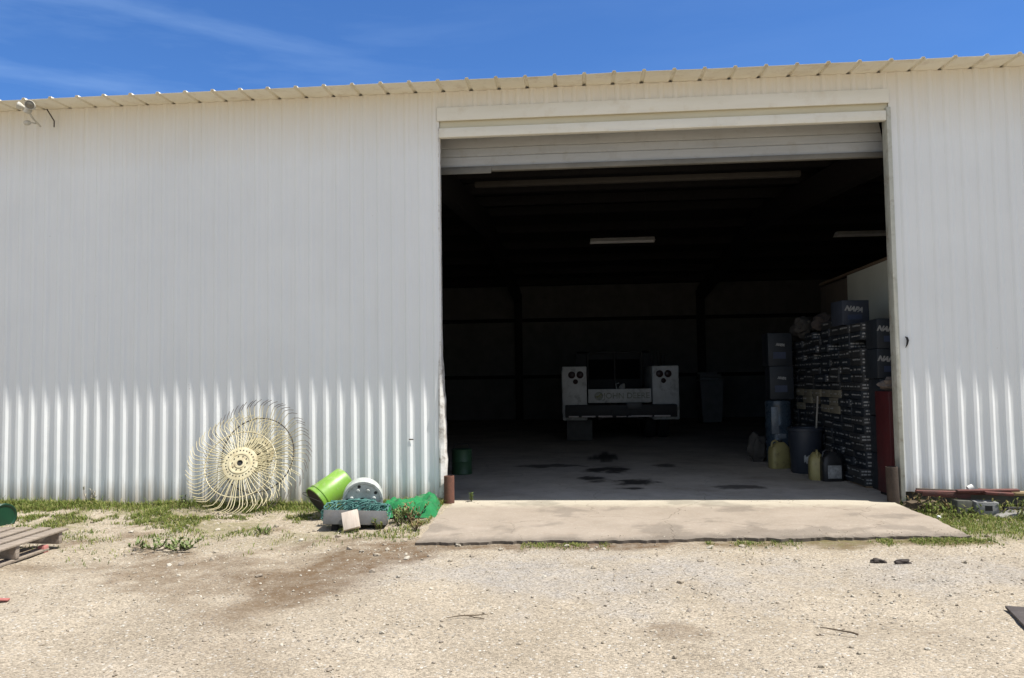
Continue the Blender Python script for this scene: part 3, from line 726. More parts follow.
mb = MB(); mb.lathe([(.0005, .0), (.030, .0), (.036, .05), (.034, .05), (.028, .004), (.0005, .004)], 20, 0, Matrix.Rotation(R(70), 4, 'Y')); o = mb.build('paper_cup', WHITE); o.location = (3.80, -.33, .17); tag(o, 'small white cup tipped over on the red steel frame', 'cup')
RUB = pm('rubble', (.26, .25, .23), (.16, .155, .14), 12, .95, bmp=.5)
def lump(name, loc, s, seed, mat, rot=0.):
    bm = bmesh.new(); bmesh.ops.create_icosphere(bm, subdivisions=3, radius=1)
    for v in bm.verts:
        n = noise.noise(v.co*1.6 + Vector((seed, 0, 0)))*.45 + noise.noise(v.co*4 + Vector((0, seed, 0)))*.15
        v.co = Vector((v.co.x*s[0], v.co.y*s[1], v.co.z*s[2]))*(1+n)
    me = bpy.data.meshes.new(name); bm.to_mesh(me); bm.free(); me.materials.append(mat)
    me.polygons.foreach_set('use_smooth', [True]*len(me.polygons)); me.set_sharp_from_angle(angle=R(30))
    o = bpy.data.objects.new(name, me); COL.objects.link(o); o.location = loc; o.rotation_euler.z = rot; return o
rr = [((4.02, -.62, -.06), (.11, .07, .05)), ((4.22, -.66, -.06), (.13, .08, .055)), ((4.40, -.55, -.05), (.12, .10, .06)), ((4.16, -.42, -.05), (.10, .09, .05)), ((4.5, -.75, -.06), (.09, .07, .04))]
rl_ = ['flat grey rock just in front of the concrete block', 'largest grey rock right of the concrete block', 'rock farthest right under the dark pipe', 'grey rock tucked behind others beneath the pipes', 'small low rock nearest the camera in the rubble']
for i, (l, s) in enumerate(rr): tag(lump('rock', l, s, i*3.3, RUB, i), rl_[i], 'rock', 'rocks under the pipes')
tag(lump('rock', (3.35, -.72, -.035), (.02, .017, .016), 9.1, WHITE), 'small white stone at the corner of the slab by the weeds', 'rock')
DIRT = pm('dry_brush_soil', (.12, .085, .05), (.06, .045, .03), 14, .95, bmp=.6)
tag(lump('soil_heap', (3.42, -.16, -.05), (.20, .12, .10), 2.2, DIRT), 'dark heap of soil and roots at right foot of the doorway', 'soil heap')

# clods, stick, plate, scraps on the gravel
CLOD = pm('dark_clod', (.055, .042, .035), (.03, .024, .02), 20, .9, bmp=.5)
tag(lump('clod', (2.165, -2.46, ground_z(2.165, -2.46)+.008), (.055, .026, .022), 1.5, CLOD, -.3), 'left one of two dark clods on the gravel beyond the slab edge', 'clod', 'dark clods on the gravel')
tag(lump('clod', (2.315, -2.53, ground_z(2.315, -2.53)+.008), (.06, .026, .022), 6.5, CLOD, .1), 'right one of two dark clods on the gravel, double lobed', 'clod', 'dark clods on the gravel')
TWIG = pm('dry_twig', (.13, .095, .06), (.08, .06, .04), 20, .9)
mb = MB(); mb.tube([(1.27, -4.10, -.048), (1.32, -4.16, -.040), (1.36, -4.18, -.042), (1.40, -4.22, -.038), (1.425, -4.235, -.044)], [.002, .004, .004, .005, .006], 6); mb.tube([(1.36, -4.18, -.042), (1.37, -4.15, -.045), (1.39, -4.13, -.048)], .0025, 5)
tag(mb.build('twig', TWIG), 'thin dark crooked twig lying on the gravel', 'twig')
mb = MB(); mb.tube([(-.78, -4.0, -.05), (-.70, -3.97, -.045), (-.62, -3.96, -.045), (-.55, -3.92, -.05)], [.002, .004, .004, .002], 5); mb.tube([(-.66, -3.965, -.047), (-.62, -4.0, -.045), (-.56, -4.01, -.05)], .003, 5)
tag(mb.build('twig', TWIG), 'faint grey twig with short fork on the gravel in front of the slab', 'twig')
pl = thing('steel_plate', 'dark flat steel frame corner lying on gravel at the edge of the yard', 'steel plate', (2.435, -3.68, -.055), (0, 0, R(-14)))
mb = MB(); mb.box(0, .9, -.10, 0, 0, .016, c=.003); mb.box(0, .11, -1.1, -.102, 0, .016, c=.003); mb.build('frame_bar', pm('plate_dark', (.09, .075, .07), (.06, .05, .045), 8, .75), pl)
mb = MB(); mb.box(.112, .88, -1.08, -.105, -.004, .006); mb.build('sheet', pm('plate_grey', (.28, .29, .30), (.2, .21, .22), 6, .6), pl)
o = boxobj('red_scrap', (-.05, .05, -.02, .02, 0, .012), pm('red_plastic', (.42, .14, .12), (.34, .12, .10), 20, .6), None, .004); o.location = (-3.70, -3.72, -.055); o.rotation_euler = (0, R(4), R(15)); tag(o, 'small scrap of red plastic on the gravel', 'scrap')

# ------------------------------------------------------------------ plants
GRASSM, nt, b = new_mat('grass_blades')
ri = N(nt, 'ShaderNodeNewGeometry').outputs['Random Per Island']
cr = N(nt, 'ShaderNodeValToRGB'); nt.links.new(ri, cr.inputs[0]); e = cr.color_ramp.elements
e[0].color = (.06, .10, .02, 1); e[1].color = (.40, .34, .16, 1)
for p, c in ((.3, (.13, .19, .035)), (.6, (.21, .26, .055)), (.82, (.28, .28, .09))): q = e.new(p); q.color = rgba(c)
nt.links.new(mixc(nt, ramp(nt, noise_tex(nt, coords(nt), 12, 3), .4, .7, 0, .4), cr.outputs[0], (.20, .19, .06)), b.inputs['Base Color'])
b.inputs['Roughness'].default_value = .65; b.inputs['Specular IOR Level'].default_value = .25
tl = N(nt, 'ShaderNodeBsdfTranslucent'); nt.links.new(cr.outputs[0], tl.inputs[0]); mx = N(nt, 'ShaderNodeMixShader'); mx.inputs[0].default_value = .3
nt.links.new(b.outputs[0], mx.inputs[1]); nt.links.new(tl.outputs[0], mx.inputs[2]); nt.links.new(mx.outputs[0], nt.nodes['Material Output'].inputs[0])
def blade(mb, x, y, z, h, wd, lean, ang, rnd, broad=False):
    dx, dy = math.cos(ang), math.sin(ang); px, py = -dy, dx
    pts = [(0, 0, 1), (.35*lean, .55, .9 if not broad else 1.5), (lean, 1-.35*lean, .05)]
    v = []
    for o, hh, ww in pts:
        cx, cy, cz = x+dx*o*h, y+dy*o*h, z+hh*h
        v += [(cx-px*wd*ww/2, cy-py*wd*ww/2, cz), (cx+px*wd*ww/2, cy+py*wd*ww/2, cz)]
    mb.add(v, [(0,1,3,2), (2,3,5,4)])
def grass():
    mb = MB(); rnd = random.Random(5); n = 0
    while n < 40000:
        if rnd.random() < .78: x = rnd.uniform(-6.8, -1.45)
        else: x = rnd.uniform(3.2, 5.3)
        y = -abs(rnd.gauss(0, 1)) * .9 - .03
        if y < -3.2: continue
        cl = fbm(x, y, 1.5, 4, 40.)
        wallband = .95*sst(-.62, -.12, y) if x < 0 else .75*sst(-1.6, -.5, y)
        patch = sst(.02, .34, cl) * (.9*sst(-2.3, -.8, y)+.08) + (.5*sst(.05, .3, fbm(x, y, 2.2, 3, 77.)) if -2.7 < y < -1.6 and x < -2.6 else 0)
        if x > 3.2 and y < -.5: patch = max(patch, .9*sst(-2.0, -1.2, y))
        p = max(wallband*(.35 + .65*sst(-.2, .2, cl)), patch)
        if rnd.random() > p: continue
        if -2.6 < x < -1.75 and -1.3 < y < -.75 and rnd.random() < .75: continue
        h = rnd.uniform(.02, .055) * (1.7 if rnd.random() < .06 else 1) * (1.75 if y > -.2 else 1.3 if y > -.45 else .9) * (1.2 if x > 3.2 else 1)
        blade(mb, x, y, ground_z(x, y)-.003, h, rnd.uniform(.004, .009), rnd.uniform(.3, 1.1), rnd.uniform(0, 6.28), rnd); n += 1
    n = 0
    while n < 2600:                                                     # fringe along the slab's front edge
        x = rnd.uniform(-.5, 3.3); y = -2.03 + .0675*(x+1.37) - abs(rnd.gauss(0, .10)) - .02
        if rnd.random() > sst(-.15, .25, fbm(x, 0, 1.6, 4, 14)) * (.4 + .6*sst(1.2, 2.2, x)): continue
        blade(mb, x, y, ground_z(x, y)-.003, rnd.uniform(.012, .04), rnd.uniform(.004, .008), rnd.uniform(.4, 1.2), rnd.uniform(0, 6.28), rnd); n += 1
    tag(mb.build('grass', GRASSM, smooth=0), 'short patchy green and dry grass along the shed wall', 'grass', kind='stuff')
grass()
def weed(name, loc, n, h, wd, seed, label, mat=None, spread=.06, stems=3):
    rnd = random.Random(seed); root = thing(name, label, 'weed', loc)
    sm = MB(); lm = MB()
    for s in range(stems):
        a = rnd.uniform(0, 6.28); l = rnd.uniform(.2, .9)*spread; hh = h*rnd.uniform(.55, 1)
        base = Vector((math.cos(a)*l*.5, math.sin(a)*l*.5, -.01)); top = Vector((math.cos(a)*l*1.6, math.sin(a)*l*1.6, hh))
        pts = [base.lerp(top, t) + Vector((.01*rnd.uniform(-1,1), .01*rnd.uniform(-1,1), 0)) for t in (0, .35, .7, 1)]
        sm.tube(pts, [.0035, .003, .0025, .001], 5)
        for k in range(n//stems):
            t = rnd.uniform(.1, 1); i = min(2, int(t*3)); p = pts[i].lerp(pts[i+1], t*3-i)
            blade(lm, p.x, p.y, p.z, rnd.uniform(.02, .05), wd*rnd.uniform(.7, 1.3), rnd.uniform(.5, 1.3), rnd.uniform(0, 6.28), rnd, True)
    sm.build('stem', TWIG, root, smooth=0); lm.build('leaves', mat or GRASSM, root, smooth=0)
DRYM = pm('dry_weed', (.24, .17, .08), (.13, .10, .04), 18, .9)
GREENM = pm('weed_green', (.11, .16, .04), (.16, .20, .055), 12, .6)
weed('weed', (-1.182, .03, .0), 26, .10, .012, 3, 'tiny lone weed sprouting at the door threshold near the left bollard', GREENM, .02, 2)
weed('weed', (-1.74, -1.05, -.05), 90, .16, .010, 4, 'bushy green weed between the green sheet and the slab corner', GREENM, .10, 9)
weed('weed', (-1.60, -.95, -.05), 80, .15, .008, 5, 'brown half dry weed next to the slab by the green sheet', DRYM, .10, 9)
weed('weed', (-1.86, -1.22, -.06), 60, .09, .011, 6, 'low yellow green weed right of the grey tray', GRASSM, .10, 7)
weed('weed', (-1.52, -1.3, -.06), 50, .09, .009, 16, 'low sparse dry weed touching the left edge of the slab', DRYM, .09, 7)
weed('weed', (3.42, -.38, -.07), 130, .17, .011, 7, 'bright green leafy weed at the slab corner below the red frame', GRASSM, .14, 12)
weed('weed', (3.60, -.62, -.07), 110, .13, .011, 8, 'broad low green weed in front of the wooden stub', GRASSM, .15, 12)
weed('weed', (3.40, -.12, -.02), 70, .14, .007, 9, 'dead brown brush heaped at right foot of the doorway', DRYM, .12, 12)
weed('weed', (4.10, -.62, -.07), 120, .20, .009, 21, 'tall loose green weed growing through the pipes and rocks', GRASSM, .16, 12)
weed('weed', (3.72, -.30, -.07), 90, .16, .008, 22, 'brown dead weed tangled under the middle of the red frame', DRYM, .18, 12)
weed('weed', (-1.80, -.86, -.05), 130, .17, .009, 23, 'dry brown weed sprawled over the front of the green sheet', DRYM, .14, 12)
weed('weed', (-1.66, -.80, -.05), 120, .15, .009, 24, 'green weed poking up in front of the right half of the green sheet', GREENM, .12, 12)
weed('weed', (-2.34, -.42, -.03), 70, .14, .009, 10, 'tall grass weed against the wall behind the lime bucket', GREENM, .12, 10)
weed('weed', (-2.88, -1.5, -.055), 40, .06, .009, 11, 'small round weed on the gravel in front of the rake wheels', GREENM, .07, 7)
weed('weed', (-3.55, -2.12, -.055), 150, .055, .010, 12, 'sprawling weed on bare gravel right of the pallet', GREENM, .20, 14)
weed('weed', (-3.32, -2.15, -.055), 130, .05, .010, 13, 'flat green weed on bare gravel, second from the pallet', GREENM, .17, 13)
weed('weed', (-5.45, -.08, -.02), 40, .20, .008, 14, 'pale dry flowering weed against the wall behind the pallet', pm('pale_weed', (.5, .46, .36), (.3, .27, .18), 14, .9), .06, 5)
weed('weed', (-4.32, -.16, -.02), 34, .13, .009, 15, 'thin weed growing against the wall left of the rake wheels', GREENM, .05, 4)

# ------------------------------------------------------------------ inside: service truck
tk = thing('service_truck', 'white service truck with two rear tool cabinets parked backed in the dark shop', 'truck', (.845, 8.0, 0))
TW = pm('truck_white', (.66, .66, .64), (.46, .46, .43), 3, .5, dirt=((.12, .11, .09), 5, .7))
TDK = pm('truck_dark', (.014, .014, .015), (.02, .018, .017), 6, .6)
CABM = pm('truck_cab_paint', (.010, .011, .013), (.007, .008, .01), 3, .6)
TAILR = pm('tail_lens_dark', (.028, .008, .008), (.018, .006, .006), 20, .35)
for sgn in (-1, 1):
    xa, xb = (-1.19, -.68) if sgn < 0 else (.66, 1.20)
    zt = 1.575 if sgn < 0 else 1.565
    mb = MB(); mb.box(xa, xb, 0, 2.55, .46, zt, c=.02); cab = mb.build('tool_cabinet', TW, tk)
    xc = (xa+xb)/2 + .03*sgn*-1
    for dx, z, r_ in ((-.085, 1.40, .072), (.085, 1.40, .072), (-.01, 1.26, .05)):
        mb = MB(); mb.lathe([(.0005, .028), (r_*.7, .024), (r_, .012), (r_*1.05, 0), (r_*1.05, -.004)], 24, 0, Matrix.Translation((xc+dx, -.002, z)) @ Matrix.Rotation(R(90), 4, 'X')); mb.build('tail_light', TAILR, cab)
    for j in range(3):
        mb = MB(); ya = .08 + j*.83; mb.box(xa-.012 if sgn < 0 else xb+.001, xa-.001 if sgn < 0 else xb+.012, ya, ya+.76, .6, 1.5, c=.004); mb.build('cabinet_door', TW, cab)
mb = MB(); mb.box(-.675, .655, .05, 2.5, .62, .74, c=.01); mb.build('bed_floor', TDK, tk)
mb = MB(); mb.box(-.655, .635, -.035, .02, .815, 1.10, c=.012); tg = mb.build('tailgate', TW, tk)
LETT = pm('faded_letter_green', (.20, .21, .15), (.40, .40, .34), 9, .6, lo=.4, hi=.6)
mb = MB(); mb.lathe([(.0005, .004), (.085, .004), (.088, 0)], 28, 0, Matrix.Translation((-.44, -.036, .955)) @ Matrix.Rotation(R(90), 4, 'X')); em = mb.build('emblem', LETT, tg)
mb = MB(); mb.tube([(-.50, -.042, .94), (-.45, -.042, .95), (-.41, -.042, .985), (-.38, -.042, .975)], .008, 5); mb.tube([(-.46, -.042, .95), (-.475, -.042, .91)], .006, 5); mb.tube([(-.42, -.042, .97), (-.41, -.042, .92)], .006, 5); mb.build('emblem_mark', pm('emblem_yellow', (.4, .36, .08), None, 9, .6), tg)
text_mesh('lettering', 'JOHN DEERE', .165, LETT, tg, Matrix.Translation((.13, -.037, .955)) @ FACE_Y, .002, 0, .003)
mb = MB(); mb.box(-1.13, 1.12, -.30, .0, .53, .78, c=.012); mb.box(-.2, .2, -.34, -.301, .56, .7, c=.01); bp = mb.build('bumper', TDK, tk)
mb = MB()
for a, b_ in ((-1.06, -.86), (-.80, -.52), (-.46, -.18), (-.10, .10), (.14, .62), (.66, .98)): mb.box(a, b_, -.306, -.302, .475+.06, .535+.03)
mb.build('reflector_strip', pm('reflector_tape', (.55, .5, .48), (.4, .3, .28), 6, .4), bp)
mb = MB(); mb.box(.12, .42, -.312, -.303, .70, .82, c=.004); mb.build('licence_plate', pm('plate_white', (.06, .06, .06), None, 10, .5), bp)
mb = MB(); mb.box(-1.11, -.58, .20, .215, .03, .46, c=.004); mb.build('mud_flap', pm('mud_flap_grey', (.09, .087, .083), (.06, .06, .057), 6, .8), tk)
def wheel(x, y, wd):
    M = Matrix.Translation((x, y, .40)) @ Matrix.Rotation(R(90), 4, 'Y')
    mb = MB(); mb.lathe([(.22, -wd/2), (.36, -wd/2), (.395, -wd/2+.03), (.40, 0), (.395, wd/2-.03), (.36, wd/2), (.22, wd/2), (.22, -wd/2)], 36, 0, M); wh = mb.build('wheel', BLACK, tk)
    mb = MB(); mb.lathe([(.22, -wd/2+.02), (.2, -.02), (.06, .0), (.0005, .02)], 24, 0, M); mb.build('rim', STEEL_D, wh)
for sx in (-1, 1):
    wheel(sx*.98, 1.35, .24); wheel(sx*.70, 1.35, .24); wheel(sx*.90, 4.9, .25)
for x in (-.42, .42): boxobj('chassis_rail', (x-.05, x+.05, .1, 5.6, .46, .615), TDK, tk, .006)
mb = MB()
prof = [(2.75, .62), (2.75, 1.15), (2.80, 1.93), (3.0, 1.985), (4.1, 1.96), (4.6, 1.35), (5.9, 1.22), (6.0, .62)]
n = len(prof); v = []
for x in (-1.0, -.97, .97, 1.0): v += [(x*(1 if z < 1.3 else .88), y, z) for y, z in prof]
f = [(k*n+i, k*n+i+1, (k+1)*n+i+1, (k+1)*n+i) for k in range(3) for i in range(n-1)] + [tuple(range(n)), tuple(reversed(range(3*n, 4*n)))] + [(k*n+n-1, k*n, (k+1)*n, (k+1)*n+n-1) for k in range(3)]
mb.add(v, f); cb_ = mb.build('cab', CABM, tk)
boxobj('rear_window', (-.62, .62, 2.755, 2.775, 1.30, 1.78), pm('cab_glass', (.006, .006, .007), None, 3, .75, spec=.1), cb_, .004)
mb = MB(); mb.tube([(-.62, 2.62, 1.945), (.66, 2.62, 1.945)], .022, 8)
for x in (-.62, .02, .66): mb.tube([(x, 2.62, .74), (x, 2.62, 1.945)], .02, 8)
mb.build('headache_rack', pm('rack_grey', (.10, .10, .10), None, 6, .5), tk)
for x, y, z, r_ in ((.83, .35, 1.88, .02), (.95, .5, 1.8, .03), (.72, .6, 1.85, .035)):
    mb = MB(); mb.tube([(x, y, 1.56), (x, y, z)], r_, 8); mb.build('stake', TDK, tk)
for (x, y, z, s) in ((-.35, .5, .745, .3), (.25, .9, .745, .26), (.4, .4, .745, .2)):
    mb = MB(); mb.box(x-s, x+s*.6, y, y+s*1.5, z, z+s*1.1, c=.02); mb.build('bed_tool_box', TDK, tk)
mb = MB(); mb.lathe([(.0005, 0), (.07, 0), (.06, .1), (.02, .16), (.0005, .17)], 16, 0, Matrix.Translation((.03, .3, 1.06)) @ Matrix.Rotation(R(25), 4, 'Y')); mb.tube([(-.05, .3, 1.08), (-.07, .3, 1.2), (.0, .3, 1.22)], .01, 6); mb.build('funnel', pm('pale_funnel', (.5, .5, .48), None, 6, .5), tk)

# grey bin far behind the truck
BIN = pm('grey_bin', (.24, .24, .235), (.17, .17, .165), 4, .6)
bn = thing('refuse_bin', 'dim grey refuse bin standing by the back wall right of the truck', 'bin', (3.70, 14.4, 0))
mb = MB(); mb.add([(-.26,-.28,.06),(.26,-.28,.06),(.26,.28,.06),(-.26,.28,.06),(-.32,-.34,1.22),(.32,-.34,1.22),(.32,.34,1.22),(-.32,.34,1.22)], [(0,3,2,1),(0,1,5,4),(1,2,6,5),(2,3,7,6),(3,0,4,7)]); mb.build('body', BIN, bn)
mb = MB(); mb.box(-.34, .34, -.38, .36, 1.24, 1.31, c=.02); mb.box(-.28, .28, .36, .40, 1.18, 1.47, c=.02); mb.box(-.30, .30, -.2, .36, 1.31, 1.42, c=.03); mb.build('lid', BIN, bn)
for x in (-.27, .27):
    mb = MB(); mb.lathe([(.0005, -.025), (.09, -.025), (.1, 0), (.09, .025), (.0005, .025)], 20, 0, Matrix.Translation((x, .3, .1)) @ Matrix.Rotation(R(90), 4, 'Y')); mb.build('wheel', BLACK, bn)

# ceiling lights
def ceiling_light(loc, label):
    o = thing('fluorescent_light', label, 'ceiling light', loc, group='fluorescent ceiling lights')
    mb = MB(); mb.add([(-.60,-.06,0),(.60,-.06,0),(.60,.06,0),(-.60,.06,0),(-.61,-.14,-.075),(.61,-.14,-.075),(.61,.14,-.075),(-.61,.14,-.075)], [(0,1,2,3),(0,4,5,1),(1,5,6,2),(2,6,7,3),(3,7,4,0)])
    mb.build('reflector', pm('light_reflector', (.68, .68, .66), None, 3, .4), o)
    for y in (-.06, .06):
        mb = MB(); mb.tube([(-.59, y, -.06), (.59, y, -.06)], .019, 10); mb.build('tube', pm('unlit_tube', (.7, .7, .7), None, 3, .3), o)
    mb = MB()
    for x in (-.45, .45): mb.tube([(x, 0, 0), (x, 0, zroof(loc[1])-loc[2]-.05)], .006, 5)
    mb.build('hanger', STEEL_D, o)
ceiling_light((.87, 6.5, 3.97), 'unlit fluorescent fitting hanging over the truck'); ceiling_light((5.40, 6.5, 3.97), 'unlit fluorescent fitting hanging half hidden behind the right door jamb')

# ------------------------------------------------------------------ inside right: partition, boxes, drums, jugs
pw = thing('partition', 'low cream and brown panel partition behind the stacked cartons', 'partition', (4.02, 0, 0))
boxobj('cream_panel', (0, .05, .22, 3.62, 0, 2.80), pm('cream_board', (.78, .76, .62), (.68, .66, .53), 1.2, .7), pw, .006)
boxobj('plywood_panel', (.0, .05, 3.625, 4.95, 0, 2.77), pm('brown_plywood', (.12, .09, .065), (.08, .06, .045), 3, .8, stretch=(1, 1, .2)), pw, .006)
boxobj('top_rail', (-.012, .062, .22, 4.95, 2.803, 2.84), WOODB, pw, .004)

NAVY = pm('navy_carton', (.020, .025, .032), (.014, .018, .023), 8, .55)
NAVY2 = pm('navy_carton_blue', (.040, .047, .066), (.028, .034, .05), 8, .6)
KRAFT = pm('kraft_carton', (.20, .18, .13), (.15, .13, .09), 8, .8)
PRINT = pm('white_print', (.40, .40, .385), (.18, .18, .175), 22, .6)
def carton(label, seed, mat, ln=.392, dp=.33, ht=.098):
    """long side faces -x (towards the aisle), short side faces -y"""
    rnd = random.Random(seed); o = thing('carton', label, 'carton', group='flat filter cartons in the stack')
    mb = MB(); mb.box(0, dp, 0, ln, 0, ht, c=.003); bd = mb.build('box_body', mat, o)
    mb = MB(); y = .03; h0 = rnd.uniform(.35, .68)
    while y < ln-.06:                                                     # broken strip of printing on the aisle side
        l = rnd.uniform(.02, .075)
        if rnd.random() < .72: mb.box(-.0012, -.0003, y, y+l, ht*h0, ht*(h0+rnd.uniform(.10, .22)))
        y += l + rnd.uniform(.006, .02)
    for zz in (.25, .62):
        x = .02
        while x < .16:
            l = rnd.uniform(.02, .05); mb.box(x, x+l, -.0012, -.0003, ht*zz, ht*(zz+.18)); x += l+rnd.uniform(.006, .016)
    mb.build('printed_strip', PRINT, bd, smooth=0)
    return o
GREYC = pm('grey_black_carton', (.035, .036, .036), (.022, .022, .023), 8, .6)
protos = [carton('', s_, m_) for s_, m_ in ((1, NAVY), (2, GREYC), (3, NAVY), (6, GREYC), (7, NAVY), (8, GREYC), (9, NAVY))] + [carton('', 4, KRAFT), carton('', 5, KRAFT)]
LAB_N = 'flat navy carton with broken white printing in the long stack by the right jamb'
LAB_K = 'flat tan carton in the pale band halfway up the long stack of navy cartons'
used = set(); rnd = random.Random(21)
for col in range(8):
    rows = [19, 19, 20, 20, 18, 19, 18, 17][col]
    for row in range(rows):
        pale = row in (8, 9, 10) and 1 <= col <= 6 and rnd.random() < .72
        if row > 13 and rnd.random() < .05: continue
        i = rnd.choice((7, 8)) if pale else rnd.choice((0, 0, 1, 2, 3, 4, 5, 6))
        if i in used: o = copy_tree(protos[i])
        else: o = protos[i]; used.add(i)
        o['label'] = LAB_K if i > 6 else LAB_N
        o['group'] = 'tan cartons in the stack' if i > 6 else 'navy cartons in the stack'
        tw = -.012*row/19
        o.location = (3.295 + .016*col/8 + rnd.gauss(0, .012) + (rnd.uniform(-.07, -.03) if rnd.random() < .05 else 0) + tw*.5 - (.02 if pale else 0), 1.03 + col*.395 + rnd.uniform(-.006, .004), .02 + row*.1003)
        o.rotation_euler = (rnd.gauss(0, .006), rnd.gauss(0, .010), rnd.gauss(0, .022))
# pallet board the stack stands on
mb = MB(); mb.box(3.30, 3.95, 1.02, 4.2, 0, .018, c=.002); tag(mb.build('plywood_base', WOODB), 'thin plywood sheet on the floor under the long stack of cartons', 'plywood')
# second row behind fills the stack's depth; big logo cartons at the end
def logo_carton(label, loc, w_, d, h, mat, rz=0, txt=True, cx_=.42, sz_=.22):
    o = thing('logo_carton', label, 'carton', loc, (0, 0, rz), 'blue cartons with white logos')
    mb = MB(); mb.box(0, w_, 0, d, 0, h, c=.008); bd = mb.build('box_body', mat, o)
    mb = MB(); mb.box(w_/2-.02, w_/2+.02, -.001, -.0003, 0.01, h-.01); 
    if txt: text_mesh('logo', 'NAPA', w_*sz_, PRINT, bd, Matrix.Translation((w_*cx_, -.0015, h*.64)) @ FACE_Y @ Matrix.Rotation(R(-7), 4, 'Z'), .0008, .35, .005)
    mb = MB(); mb.box(w_*.2, w_*.72, -.0014, -.0004, h*.22, h*.42); mb.build('blue_panel', pm('carton_blue_panel', (.045, .06, .11), None, 8, .5), bd)
    return o
logo_carton('blue carton with white logo alone on top of the long stack', (3.29, 1.62, 1.935), .34, .34, .31, NAVY2, .10, True, .42, .25)
logo_carton('dark carton with white logo, upper of two beside the jamb', (3.345, .645, 1.605), .36, .36, .335, NAVY, .0, True, .29)
logo_carton('dark carton with white logo, lower of two beside the jamb', (3.335, .64, 1.268), .36, .37, .333, NAVY, .02, True, .30)
for z, lab in ((0, 'plain navy carton on the floor behind the red cabinet'), (.42, 'middle plain navy carton behind the red cabinet'), (.845, 'topmost plain navy carton under the pair of logo cartons')):
    logo_carton(lab, (3.36, .645+.01*z, z+.003), .34, .36, .415, NAVY, 0, False)
# far pair on the drum
logo_carton('upper dark carton on the tall blue drum deep inside', (2.86, 3.72, 1.465), .36, .36, .50, NAVY, .03, True, .5, .13)
logo_carton('lower dark carton on the tall blue drum deep inside', (2.87, 3.71, .962), .35, .36, .50, NAVY, -.02, True, .5, .13)
BLUED = pm('dark_blue_drum', (.05, .075, .10), (.035, .05, .07), 4, .28)
td = thing('tall_drum', 'tall dark blue drum with a shiny wrapped side under two cartons', 'drum', (3.02, 3.88, 0))
mb = MB(); mb.lathe([(.0005, .95), (.16, .95), (.185, .94), (.195, .91), (.19, .87), (.195, .60), (.20, .58), (.195, .56), (.192, .32), (.2, .30), (.192, .28), (.19, .03), (.18, .0), (.0005, 0)], 36); mb.build('body', BLUED, td)
mb = MB(); mb.box(-.12, -.02, -.197, -.190, .45, .85, c=.002, M=Matrix.Rotation(R(-8), 4, 'Z')); mb.box(-.06, .06, -.203, -.196, .38, .45, c=.002); mb.build('sheen_patch', pm('drum_sheen', (.20, .22, .24), (.12, .14, .16), 10, .3), td)  # paler patches painted as sheen on the wrapped side
SACK = pm('grey_sack', (.085, .075, .065), (.055, .05, .042), 6, .85, bmp=.4, bscale=12)
tag(lump('sack', (2.72, 4.05, .20), (.14, .13, .22), 4.4, SACK), 'crumpled grey brown sack on the floor left of the tall blue drum', 'sack')
tag(lump('sack', (3.45, 3.9, 2.06), (.17, .15, .15), 8.4, SACK), 'dim brown sack on top of the far end of the carton stack', 'sack')
tag(lump('rag_bundle', (3.44, 2.9, 2.06), (.16, .18, .12), 5.7, pm('brown_rag', (.07, .055, .048), (.045, .036, .032), 7, .9)), 'brown rag bundle on top of the carton stack between sack and blue carton', 'rags')
tag(lump('rag_bundle', (3.42, .42, 1.205), (.14, .12, .075), 7.7, pm('pale_rag', (.20, .165, .14), (.11, .085, .07), 9, .9)), 'crumpled pinkish rag bundle on top of the red cabinet', 'rags')
# red cabinet at the jamb
REDC = pm('dark_red_paint', (.085, .014, .015), (.055, .010, .011), 4, .5, dirt=((.06, .03, .03), 8, .5))
rc = thing('red_cabinet', 'narrow dark red steel cabinet standing just inside the right jamb', 'cabinet', (3.30, .26, 0), (0, 0, R(4)))
mb = MB(); mb.box(0, .42, 0, .34, .03, 1.13, c=.012); mb.build('body', REDC, rc)
mb = MB(); mb.box(.02, .40, -.012, -.001, .07, 1.09, c=.005); dd = mb.build('door', REDC, rc)
mb = MB(); mb.tube([(.36, -.03, .55), (.36, -.03, .68)], .008, 8); mb.tube([(.36, -.013, .55), (.36, -.03, .55)], .006, 6); mb.tube([(.36, -.013, .68), (.36, -.03, .68)], .006, 6); mb.build('handle', STEEL_D, dd)
for x in (.02, .36): boxobj('foot', (x, x+.04, .02, .32, 0, .03), STEEL_D, rc, .003)
# blue bin + broom handle, jugs
BB = pm('blue_bin_plastic', (.034, .040, .054), (.022, .027, .038), 4, .45)
b1 = thing('blue_tub', 'dark blue open plastic tub with a white mark on its side', 'tub', (3.06, 2.60, 0))
mb = MB(); mb.lathe([(.0005, .0), (.185, .0), (.195, .02), (.222, .56), (.236, .565), (.238, .60), (.226, .61), (.214, .60), (.188, .03), (.0005, .025)], 36); mb.build('body', BB, b1)
mb = MB(); v = []
for k in range(9):
    a = R(-112 + k*4.5); rr_ = .2055
    for z in (.15, .24): v.append((rr_*1.012*math.cos(a), rr_*1.012*math.sin(a), z + .02*math.sin(k*2.1)))
mb.add(v, [(2*k, 2*k+2, 2*k+3, 2*k+1) for k in range(8)]); mb.build('white_mark', PRINT, b1)
mb = MB(); mb.tube([(3.14, 2.52, .02), (3.26, 2.66, 1.03)], .012, 10); mb.box(-.12, .12, -.025, .025, 0, .03, 0, Matrix.Translation((3.14, 2.52, .028)), c=.004)
tag(mb.build('broom', pm('broom_handle', (.36, .33, .28), None, 6, .7)), 'broom with a pale handle standing in the blue tub', 'broom')
YEL = pm('yellow_jug_plastic', (.40, .34, .14), (.28, .23, .09), 5, .45, dirt=((.10, .08, .045), 9, .75))
BLK = pm('black_jug_plastic', (.014, .014, .015), (.02, .02, .02), 5, .4)
